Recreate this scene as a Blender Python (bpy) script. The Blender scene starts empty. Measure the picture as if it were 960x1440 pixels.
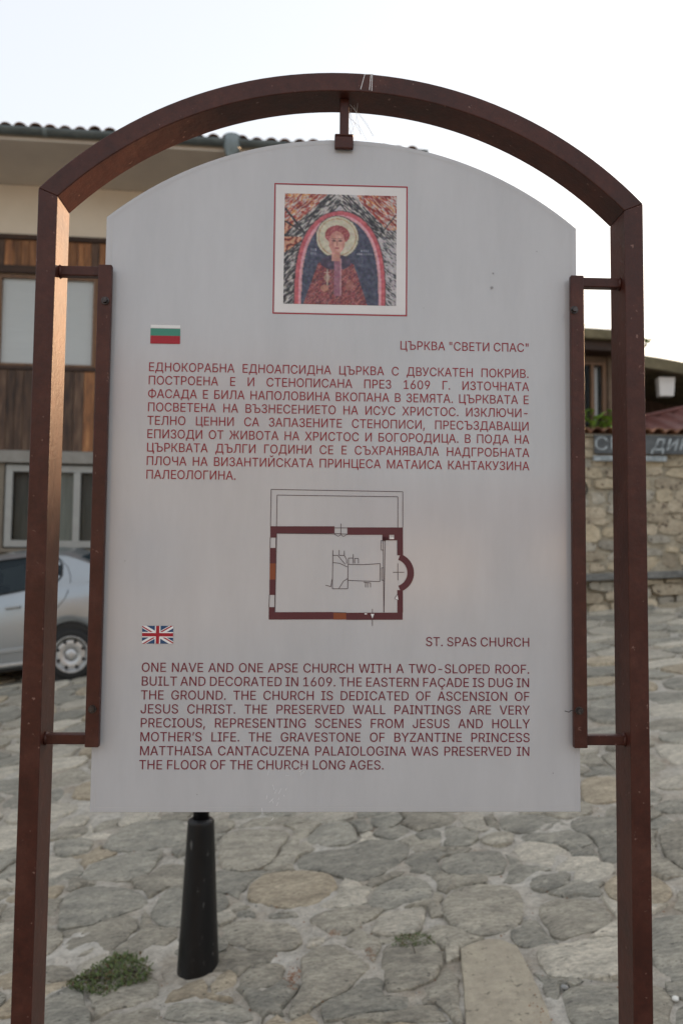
import bpy, bmesh, math, random
import numpy as np
from mathutils import Vector, Matrix, Euler
from mathutils.geometry import delaunay_2d_cdt
random.seed(7); rng = np.random.default_rng(7)
C = bpy.context.scene.collection
scn = bpy.context.scene
PI = math.pi
def D2(a): return math.radians(a)

# ------------------------------------------------------------------ camera
cam_d = bpy.data.cameras.new("camera"); cam = bpy.data.objects.new("camera", cam_d); C.objects.link(cam)
PITCH, ROLL = 0.0619861315, 0.00989056884
fw = Vector((0, math.cos(PITCH), math.sin(PITCH)))
u0 = Vector((0, -math.sin(PITCH), math.cos(PITCH))); r0 = Vector((1, 0, 0))
rt = r0*math.cos(ROLL) + u0*math.sin(ROLL); up = -r0*math.sin(ROLL) + u0*math.cos(ROLL)
M = Matrix((rt, up, -fw)).transposed().to_4x4(); M.translation = Vector((0, 0, 1.55))
cam.matrix_world = M
cam_d.sensor_fit = 'VERTICAL'; cam_d.sensor_height = 36; cam_d.sensor_width = 24
cam_d.lens = 1158/1440*36
cam_d.clip_start = 0.05; cam_d.clip_end = 3000
cam_d.dof.use_dof = True; cam_d.dof.focus_distance = 1.25; cam_d.dof.aperture_fstop = 5.4
scn.camera = cam

# ------------------------------------------------------------------ light
SUN_EL, SUN_AZ = 12.0, 44.0      # azimuth measured from +Y towards +X
w = bpy.data.worlds.new("World"); scn.world = w; w.use_nodes = True
nt = w.node_tree; nt.nodes.clear()
wo = nt.nodes.new("ShaderNodeOutputWorld"); bg = nt.nodes.new("ShaderNodeBackground")
sky = nt.nodes.new("ShaderNodeTexSky"); sky.sky_type = 'NISHITA'; sky.sun_disc = False
sky.sun_elevation = D2(SUN_EL); sky.sun_rotation = D2(SUN_AZ)
sky.air_density = 1.0; sky.dust_density = 3.0; sky.ozone_density = 1.0
mx = nt.nodes.new("ShaderNodeMix"); mx.data_type = 'RGBA'
mx.inputs[0].default_value = 0.74                 # thin high cloud veiling the blue
mx.inputs[7].default_value = (2.48, 2.47, 2.47, 1)
nt.links.new(sky.outputs[0], mx.inputs[6])
nt.links.new(mx.outputs[2], bg.inputs[0]); bg.inputs[1].default_value = 0.12
nt.links.new(bg.outputs[0], wo.inputs[0])
sd = bpy.data.lights.new("sun", 'SUN'); so = bpy.data.objects.new("sun", sd); C.objects.link(so)
sd.energy = 2.4; sd.angle = D2(0.55); sd.color = (1.0, 0.62, 0.34)
sv = Vector((math.sin(D2(SUN_AZ))*math.cos(D2(SUN_EL)), math.cos(D2(SUN_AZ))*math.cos(D2(SUN_EL)), math.sin(D2(SUN_EL))))
so.rotation_euler = sv.to_track_quat('Z', 'Y').to_euler(); so.location = sv*60
vs = scn.view_settings
vs.view_transform = 'Standard'; vs.look = 'None'; vs.exposure = 1.80; vs.gamma = 1; vs.use_curve_mapping = False
scn.cycles.max_bounces = 8

# ------------------------------------------------------------------ materials
def lin(c):
    c = c/255.0
    return c/12.92 if c <= 0.04045 else ((c+0.055)/1.055)**2.4
def L3(r, g, b): return (lin(r), lin(g), lin(b), 1)
def mat(name, cols, scale=6.0, rough=0.7, bump=0.0, bscale=None, metallic=0.0, spec=0.5, rand=0.0,
        stretch=(1, 1, 1), detail=6, speck=None, rvar=0.1, coat=0.0, grain=None):
    """cols: list of linear (r,g,b) spread over a noise; rand mixes per-object variation"""
    m = bpy.data.materials.new(name); m.use_nodes = True
    n, l = m.node_tree.nodes, m.node_tree.links
    b = n["Principled BSDF"]; b.inputs["Metallic"].default_value = metallic
    b.inputs["Specular IOR Level"].default_value = spec
    b.inputs["Coat Weight"].default_value = coat; b.inputs["Coat Roughness"].default_value = 0.08
    tc = n.new("ShaderNodeTexCoord"); mp = n.new("ShaderNodeMapping"); l.new(tc.outputs["Object"], mp.inputs[0])
    mp.inputs["Scale"].default_value = stretch
    oi = n.new("ShaderNodeObjectInfo")
    ad = n.new("ShaderNodeVectorMath"); ad.operation = 'ADD'
    ml = n.new("ShaderNodeVectorMath"); ml.operation = 'SCALE'; ml.inputs[0].default_value = (13.1, 7.7, 5.3)
    l.new(oi.outputs["Random"], ml.inputs["Scale"]); l.new(mp.outputs[0], ad.inputs[0]); l.new(ml.outputs[0], ad.inputs[1])
    nz = n.new("ShaderNodeTexNoise"); nz.inputs["Scale"].default_value = scale; nz.inputs["Detail"].default_value = detail
    nz.inputs["Roughness"].default_value = 0.6
    l.new(ad.outputs[0], nz.inputs["Vector"])
    cr = n.new("ShaderNodeValToRGB"); e = cr.color_ramp.elements
    k = len(cols)
    e[0].position = 0.3; e[0].color = (*cols[0][:3], 1); e[1].position = 0.7; e[1].color = (*cols[-1][:3], 1)
    for i in range(1, k-1):
        x = e.new(0.3+0.4*i/(k-1)); x.color = (*cols[i][:3], 1)
    l.new(nz.outputs[0], cr.inputs[0]); out = cr.outputs[0]
    if speck:
        n2 = n.new("ShaderNodeTexNoise"); n2.inputs["Scale"].default_value = speck[0]; n2.inputs["Detail"].default_value = 3
        l.new(ad.outputs[0], n2.inputs["Vector"])
        r2 = n.new("ShaderNodeMapRange"); r2.inputs[1].default_value = speck[1]; r2.inputs[2].default_value = speck[1]+0.06
        l.new(n2.outputs[0], r2.inputs[0])
        m2 = n.new("ShaderNodeMix"); m2.data_type = 'RGBA'; l.new(r2.outputs[0], m2.inputs[0]); l.new(out, m2.inputs[6])
        m2.inputs[7].default_value = (*speck[2][:3], 1); out = m2.outputs[2]
    if grain:
        n4 = n.new("ShaderNodeTexNoise"); n4.inputs["Scale"].default_value = grain[0]; n4.inputs["Detail"].default_value = 10; n4.inputs["Roughness"].default_value = 0.75
        l.new(ad.outputs[0], n4.inputs["Vector"])
        r4 = n.new("ShaderNodeMapRange"); r4.inputs[1].default_value = .32; r4.inputs[2].default_value = .68; r4.inputs[3].default_value = 1-grain[1]; r4.inputs[4].default_value = 1+grain[1]*.8
        l.new(n4.outputs[0], r4.inputs[0])
        v4 = n.new("ShaderNodeVectorMath"); v4.operation = 'SCALE'; l.new(out, v4.inputs[0]); l.new(r4.outputs[0], v4.inputs["Scale"]); out = v4.outputs[0]
    if rand:
        hs = n.new("ShaderNodeHueSaturation"); l.new(out, hs.inputs["Color"])
        mr = n.new("ShaderNodeMapRange"); mr.inputs[3].default_value = 1-rand; mr.inputs[4].default_value = 1+rand
        l.new(oi.outputs["Random"], mr.inputs[0]); l.new(mr.outputs[0], hs.inputs["Value"]); out = hs.outputs[0]
    l.new(out, b.inputs["Base Color"])
    rr = n.new("ShaderNodeMapRange"); rr.inputs[3].default_value = max(0.02, rough-rvar); rr.inputs[4].default_value = min(1, rough+rvar)
    l.new(nz.outputs[0], rr.inputs[0]); l.new(rr.outputs[0], b.inputs["Roughness"])
    if bump:
        n3 = n.new("ShaderNodeTexNoise"); n3.inputs["Scale"].default_value = bscale or scale*4; n3.inputs["Detail"].default_value = 8
        n3.inputs["Roughness"].default_value = 0.65
        l.new(ad.outputs[0], n3.inputs["Vector"])
        bp = n.new("ShaderNodeBump"); bp.inputs["Strength"].default_value = 1.0; bp.inputs["Distance"].default_value = bump
        l.new(n3.outputs[0], bp.inputs["Height"]); l.new(bp.outputs[0], b.inputs["Normal"])
    return m
def flat(name, c, rough=0.6, metallic=0.0, spec=0.5):
    return mat(name, [tuple(x*0.93 for x in c[:3]), tuple(min(1, x*1.07) for x in c[:3])], 9, rough, metallic=metallic, spec=spec)

MT = {}
MT['steel'] = mat("brown_painted_steel", [(0.038, .0085, .0052), (0.055, .0128, .0078), (0.076, .023, .015)], 14, 0.42, bump=0.0006, bscale=90,
                  spec=0.38, grain=(70, .28), speck=(120, 0.69, (0.20, .11, .09)), rvar=0.12)
MT['panel'] = mat("white_laminate", [(0.49, .495, .515), (0.53, .535, .555)], 3, 0.13, bump=0.00015, bscale=8, rvar=0.04, spec=.65, stretch=(3, 1, .7), grain=(5, .05))
MT['panel_edge'] = flat("panel_edge", (0.5, .5, .5))
MT['ink'] = flat("maroon_ink", (0.27, .008, .022), 0.4)
MT['ink2'] = flat("dark_maroon_ink", (0.17, .005, .024), 0.4)
MT['plan'] = flat('brown_maroon_ink', (0.095, .018, .026), .45)
MT['line'] = flat("grey_line_ink", (0.06, .035, .045), 0.5)
MT['orange_ink'] = flat("orange_ink", (0.24, .06, .02), 0.5)
MT['red_ink'] = flat("red_ink", (0.36, .005, .02), 0.45)
MT['green_ink'] = flat("green_ink", (0.04, .24, .17), 0.45)
MT['white_ink'] = flat("white_ink", (0.80, .80, .80), 0.4)
MT['blue_ink'] = flat("blue_ink", (0.015, .065, .17), 0.45)
MT['scratch'] = flat("scratched_white", (0.85, .85, .87), 0.5)
MT['dirt'] = flat('grey_dirt', (.30, .30, .31), .8)
MT['bolt'] = mat("dark_bolt", [(0.02, .018, .018), (0.12, .11, .11)], 300, 0.4, metallic=0.8)
MT['web'] = flat("cobweb", (0.6, .6, .6), 0.8)
MT['iron'] = mat("black_painted_iron", [(0.004, .004, .005), (0.009, .009, .010)], 20, 0.42, spec=.35, bump=0.0012, bscale=55, stretch=(1, 1, .35),
                 speck=(60, 0.67, (0.09, .09, .09)), rvar=0.15)
def stone_mat(name, cols, streak=True, bump=0.006):
    m = mat(name, cols, 7.5, 0.82, bump=bump*3.5, bscale=30, rand=0.16, speck=(42, 0.64, tuple(x*0.55 for x in cols[0])), stretch=(1, 2.2, 1) if streak else (1, 1, 1), grain=(38, .46 if streak else .20))
    return m
STM = [stone_mat("grey_stone", [(0.242, 0.222, 0.181), (0.345, 0.318, 0.257), (0.447, 0.412, 0.332)]),
       stone_mat("blue_grey_stone", [(0.212, 0.204, 0.173), (0.302, 0.288, 0.241), (0.406, 0.381, 0.314)]),
       stone_mat("light_stone", [(0.374, 0.349, 0.287), (0.495, 0.457, 0.378), (0.605, 0.554, 0.453)]),
       stone_mat("tan_stone", [(0.302, 0.253, 0.183), (0.417, 0.354, 0.257), (0.532, 0.457, 0.337)]),
       stone_mat("sandstone_slab", [(0.262, 0.229, 0.173), (0.310, 0.273, 0.209), (0.353, 0.314, 0.237)], False, 0.002)]
MT['mortar'] = mat("sandy_mortar", [(0.33, .28, .215), (0.44, .405, .345), (0.54, .515, .46)], 3.4, 0.9, bump=0.022, bscale=34,
                   speck=(60, 0.66, (0.18, .155, .125)), detail=10, grain=(30, .36))
WSM = [mat("wall_tan_stone", [(0.34, .28, .20), (0.50, .43, .32)], 5, 0.85, bump=0.02, bscale=12, rand=.2, speck=(14, .6, (0.16, .125, .09)), grain=(16, .3)),
       mat("wall_grey_stone", [(0.27, .245, .20), (0.42, .385, .315)], 5, 0.85, bump=0.02, bscale=12, rand=.2, speck=(14, .6, (0.13, .11, .09)), grain=(16, .3)),
       mat("wall_yellow_stone", [(0.40, .33, .225), (0.55, .47, .34)], 5, 0.85, bump=0.02, bscale=12, rand=.2, speck=(14, .62, (0.2, .15, .1)), grain=(16, .3))]
MT['wmortar'] = mat("wall_mortar", [(0.28, .245, .18), (0.44, .39, .30)], 5, 0.95, bump=0.02, bscale=20, grain=(12, .3))
MT['ledge'] = mat("grey_concrete_ledge", [(0.10, .10, .095), (0.24, .24, .225)], 6, 0.9, bump=0.02, grain=(14, .35))
MT['plaster'] = mat("cream_plaster", [(0.70, .61, .49), (0.78, .69, .57)], 1.5, 0.9, bump=0.004, bscale=30)
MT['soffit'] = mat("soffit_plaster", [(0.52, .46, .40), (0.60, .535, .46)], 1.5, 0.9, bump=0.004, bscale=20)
MT['plinth'] = mat("brown_render", [(0.15, .125, .095), (0.21, .18, .14)], 3, 0.95, bump=0.01)
MT['plank'] = mat("stained_plank", [(0.08, .032, .013), (0.24, .10, .036), (0.42, .20, .08)], 3.0, 0.65, bump=0.004, stretch=(6, 6, .8), rand=.4)
MT['plank2'] = mat("weathered_plank", [(0.030, .019, .014), (0.09, .05, .032), (0.17, .11, .072)], 3.0, 0.75, bump=0.004, stretch=(6, 6, .8), rand=.3)
MT['beam'] = mat("dark_timber", [(0.018, .009, .006), (0.06, .028, .015)], 5, 0.7, bump=0.003, stretch=(.6, 4, 4))
MT['greybeam'] = mat("grey_painted_beam", [(0.20, .19, .17), (0.30, .285, .26)], 4, 0.8)
MT['pvc'] = flat("white_pvc_frame", (0.33, .335, .32), 0.4)
MT['brownframe'] = mat("brown_window_frame", [(0.10, .05, .022), (0.20, .10, .045)], 5, 0.5, stretch=(4, 4, .6))
MT['blind'] = mat("white_roller_blind", [(0.82, .84, .84), (0.88, .90, .90)], 2, 0.7, stretch=(1, 1, 12))
MT['curtain'] = mat("net_curtain", [(0.20, .22, .19), (0.32, .34, .30)], 4, 0.9, stretch=(6, 1, .4))
MT['panefill'] = mat('grey_pane_fill', [(0.07, .075, .065), (0.13, .135, .12)], 4, 0.9, stretch=(6, 1, .4))
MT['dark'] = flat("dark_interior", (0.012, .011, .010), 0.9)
MT['gutter'] = mat("grey_green_gutter", [(0.07, .085, .085), (0.13, .15, .15)], 4, 0.45, metallic=.2)
MT['zinc'] = mat("zinc_outlet", [(0.13, .16, .165), (0.22, .26, .27)], 9, 0.5, metallic=.2)
MT['tile'] = mat("terracotta_tile", [(0.10, .045, .028), (0.24, .11, .065), (0.32, .19, .12)], 8, 0.85, bump=0.004, rand=.3, speck=(20, .62, (0.09, .10, .045)))
MT['redtile'] = mat("red_tile", [(0.16, .045, .030), (0.30, .10, .065), (0.38, .20, .15)], 8, 0.85, bump=0.004, rand=.25)
MT['redroof'] = mat("red_sheet_roof", [(0.085, .028, .024), (0.17, .062, .050)], 4, 0.6, stretch=(4, .7, 1))
MT['oldwood'] = mat("old_brown_timber", [(0.10, .065, .042), (0.19, .135, .09)], 5, 0.85, bump=.004)
MT['moss'] = mat("mossy_roof_edge", [(0.10, .085, .05), (0.20, .17, .10)], 5, 0.95, bump=.01, bscale=20)
MT['lantern'] = flat("white_lantern_glass", (0.72, .70, .67), 0.5)
MT['signboard'] = mat("dark_slate_board", [(0.04, .045, .05), (0.12, .13, .135)], 6, 0.6)
MT['signpaint'] = mat("pale_sign_paint", [(0.12, .14, .15), (0.48, .53, .55)], 18, 0.6)
MT['carpaint'] = mat("silver_car_paint", [(0.29, .315, .335), (0.31, .335, .355)], 3, 0.30, metallic=0.55, coat=0.6, rvar=.02)
MT['rubber'] = flat("tyre_rubber", (0.012, .012, .012), 0.8)
MT['alloy'] = mat("alloy_rim", [(0.42, .42, .42), (0.52, .52, .51)], 20, 0.38, metallic=0.6)
MT['hole'] = flat("black_plastic", (0.008, .008, .008), 0.6)
MT['seat'] = flat("grey_seat_fabric", (0.20, .22, .25), 0.9)
MT['redlamp'] = flat("red_tail_lamp", (0.35, .01, .01), 0.15)
MT['clearlamp'] = flat("clear_head_lamp", (0.55, .57, .6), 0.1)
MT['leaf'] = mat("weed_leaf", [(0.035, .060, .014), (0.075, .115, .028), (0.11, .10, .035)], 60, 0.7)
MT['leafr'] = mat("reddish_weed_leaf", [(0.08, .035, .015), (0.10, .085, .025)], 60, 0.7)
MT['leafy'] = mat("bright_leaf", [(0.10, .20, .02), (0.22, .36, .045)], 12, 0.6)
MT['stem'] = flat("brown_stem", (0.05, .035, .02), 0.8)
MT['dryleaf'] = mat("dry_leaf", [(0.16, .055, .02), (0.30, .13, .05)], 60, 0.8)
MT['pebble'] = mat("pebble", [(0.12, .13, .13), (0.26, .26, .25)], 30, 0.7)
MT['chip'] = flat("white_chip", (0.7, .7, .66), 0.6)
g = bpy.data.materials.new("window_glass"); g.use_nodes = True; n, l = g.node_tree.nodes, g.node_tree.links
bs = n["Principled BSDF"]; bs.inputs["Base Color"].default_value = (0.02, .024, .025, 1); bs.inputs["Roughness"].default_value = 0.06
tr = n.new("ShaderNodeBsdfTransparent"); tr.inputs[0].default_value = (0.985, .99, .99, 1); ms = n.new("ShaderNodeMixShader"); ms.inputs[0].default_value = 0.13
l.new(tr.outputs[0], ms.inputs[1]); l.new(bs.outputs[0], ms.inputs[2]); l.new(ms.outputs[0], n["Material Output"].inputs[0])
MT['glass'] = g
g2 = g.copy(); g2.name = "car_glass"
for q in g2.node_tree.nodes:
    if q.type == 'BSDF_TRANSPARENT': q.inputs[0].default_value = (0.42, .52, .58, 1)
    if q.type == 'BSDF_PRINCIPLED': q.inputs["Base Color"].default_value = (0.03, .05, .065, 1)
    if q.type == 'MIX_SHADER': q.inputs[0].default_value = 0.35
MT['carglass'] = g2

# ------------------------------------------------------------------ helpers
def tag(o, label=None, cat=None, group=None, kind=None):
    if label: o['label'] = label
    if cat: o['category'] = cat
    if group: o['group'] = group
    if kind: o['kind'] = kind
    return o
def empty(name, loc=(0, 0, 0), rz=0.0, rx=0.0, ry=0.0):
    o = bpy.data.objects.new(name, None); C.objects.link(o); o.location = loc; o.rotation_euler = (rx, ry, rz)
    o.empty_display_size = .1
    return o
def link(name, me, m=None, parent=None, loc=None, smooth=False):
    if m is not None:
        if isinstance(m, (list, tuple)):
            for q in m: me.materials.append(q)
        else: me.materials.append(m)
    if smooth:
        me.polygons.foreach_set('use_smooth', [True]*len(me.polygons))
    o = bpy.data.objects.new(name, me); C.objects.link(o)
    if parent: o.parent = parent
    if loc is not None: o.location = loc
    return o
class MB:
    def __init__(s): s.v = []; s.f = []; s.mi = []
    def add(s, V, F, mi=0):
        b = len(s.v); s.v += [tuple(q) for q in V]; s.f += [tuple(i+b for i in f) for f in F]; s.mi += [mi]*len(F); return s
    def box(s, x0, x1, y0, y1, z0, z1, mi=0, sh=0.0):
        # sh: z shear per unit x
        V = [(x, y, z+sh*(x-x0)) for x in (x0, x1) for y in (y0, y1) for z in (z0, z1)]
        F = [(0, 1, 3, 2), (4, 6, 7, 5), (0, 4, 5, 1), (2, 3, 7, 6), (0, 2, 6, 4), (1, 5, 7, 3)]
        return s.add(V, F, mi)
    def prism_xz(s, pts, y0, y1, mi=0):
        n = len(pts); V = [(x, y0, z) for x, z in pts]+[(x, y1, z) for x, z in pts]
        F = [tuple(range(n)), tuple(range(2*n-1, n-1, -1))]+[(i, n+i, n+(i+1) % n, (i+1) % n) for i in range(n)]
        return s.add(V, F, mi)
    def tube(s, P, r, n=8, mi=0, cap=True):
        P = [Vector(p) for p in P]; R = r if isinstance(r, (list, tuple)) else [r]*len(P)
        V = []; ref = None
        for i, p in enumerate(P):
            d = (P[min(i+1, len(P)-1)]-P[max(i-1, 0)]).normalized()
            if ref is None: ref = d.orthogonal().normalized()
            a = (ref-d*ref.dot(d)).normalized(); ref = a; b = d.cross(a)
            V += [p+(a*math.cos(2*PI*k/n)+b*math.sin(2*PI*k/n))*R[i] for k in range(n)]
        F = [(i*n+k, i*n+(k+1) % n, (i+1)*n+(k+1) % n, (i+1)*n+k) for i in range(len(P)-1) for k in range(n)]
        if cap: F += [tuple(range(n-1, -1, -1)), tuple((len(P)-1)*n+k for k in range(n))]
        return s.add(V, F, mi)
    def lathe(s, prof, n=24, axis='z', c=(0, 0, 0), mi=0, cap=True, ph=0.0):
        V = []
        for r, h in prof:
            for k in range(n):
                a = 2*PI*k/n+ph; x, y = r*math.cos(a), r*math.sin(a)
                V.append((c[0]+x, c[1]+y, c[2]+h) if axis == 'z' else (c[0]+x, c[1]+h, c[2]+y))
        F = [(i*n+k, i*n+(k+1) % n, (i+1)*n+(k+1) % n, (i+1)*n+k) for i in range(len(prof)-1) for k in range(n)]
        if cap: F += [tuple(range(n-1, -1, -1)), tuple((len(prof)-1)*n+k for k in range(n))]
        return s.add(V, F, mi)
    def mesh(s, name):
        me = bpy.data.meshes.new(name); me.from_pydata(s.v, [], s.f)
        if any(s.mi): me.polygons.foreach_set('material_index', s.mi)
        bm = bmesh.new(); bm.from_mesh(me); bmesh.ops.recalc_face_normals(bm, faces=bm.faces); bm.to_mesh(me); bm.free()
        me.update(); return me
    def build(s, name, m, parent=None, loc=None, smooth=False, bevel=0.0, seg=2):
        o = link(name, s.mesh(name), m, parent, loc, smooth)
        if bevel:
            b = o.modifiers.new('bevel', 'BEVEL'); b.width = bevel; b.segments = seg; b.limit_method = 'ANGLE'; b.angle_limit = D2(35)
        return o
def smooth_angle(o, deg=40):
    me = o.data
    me.polygons.foreach_set('use_smooth', [True]*len(me.polygons))
    try: me.set_sharp_from_angle(angle=D2(deg))
    except Exception: pass

# ------------------------------------------------------------------ ground
GA, GB = 0.13, 0.0545
def sat(v, k):
    s = 1 if v >= 0 else -1; v = abs(v)
    return s*(v if v < k else k+(1-math.exp(-(v-k)/10))*4)
def gz(x, y):
    z = GA*sat(x, 13)+GB*sat(y, 20)
    r = math.hypot(x, y)
    if r > 70: z = z-(r-70)*0.02 if r < 400 else z-6.6
    return z
def vnoise(x, y, s=1.0, seed=0):
    return (math.sin(x*s*1.7+seed)*math.cos(y*s*2.3+seed*1.3)+math.sin(x*s*4.1+y*s*3.3+seed*2.1)*.5+math.sin(x*s*9.7-y*s*8.1+seed)*.25)/1.75
def axis(a, b, st, lo, hi, grow=1.22):
    c = list(np.arange(a, b, st)); s = st; x = c[-1]
    while x < hi: s = min(s*grow, 60) if x > 6 or s > .2 else min(s*1.1, .25); x += s; c.append(x)
    s = st; x = a; L = []
    while x > lo: s = min(s*grow, 60) if abs(x) > 6 or s > .2 else min(s*1.1, .25); x -= s; L.append(x)
    return np.array(L[::-1]+c)
xs = axis(-1.7, 1.9, 0.025, -600, 600); ys = axis(1.9, 4.8, 0.025, -600, 800)
X, Y = np.meshgrid(xs, ys, indexing='ij')
gzv = np.vectorize(gz)
Z = gzv(X, Y)
fine = (np.abs(X) < 12) & (Y > -8) & (Y < 18)
Zn = 0.006*np.sin(X*7.1+1.3*np.sin(Y*5))*np.cos(Y*8.3+1.7*np.sin(X*4))+0.003*np.sin(X*31+Y*17)+0.0025*np.sin(Y*41-X*13)
rn = rng.normal(0, 1, X.shape)
rn = (rn+np.roll(rn, 1, 0)+np.roll(rn, -1, 0)+np.roll(rn, 1, 1)+np.roll(rn, -1, 1))/2.2
Z = Z+np.where(fine, .001+Zn+rn*.0026, 0)
nx, ny = X.shape
me = bpy.data.meshes.new('ground')
me.from_pydata(np.stack([X, Y, Z], -1).reshape(-1, 3).tolist(), [], [(i*ny+j, (i+1)*ny+j, (i+1)*ny+j+1, i*ny+j+1) for i in range(nx-1) for j in range(ny-1)])
ground = link('street_ground', me, MT['mortar'], smooth=True); tag(ground, kind='structure')

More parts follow.
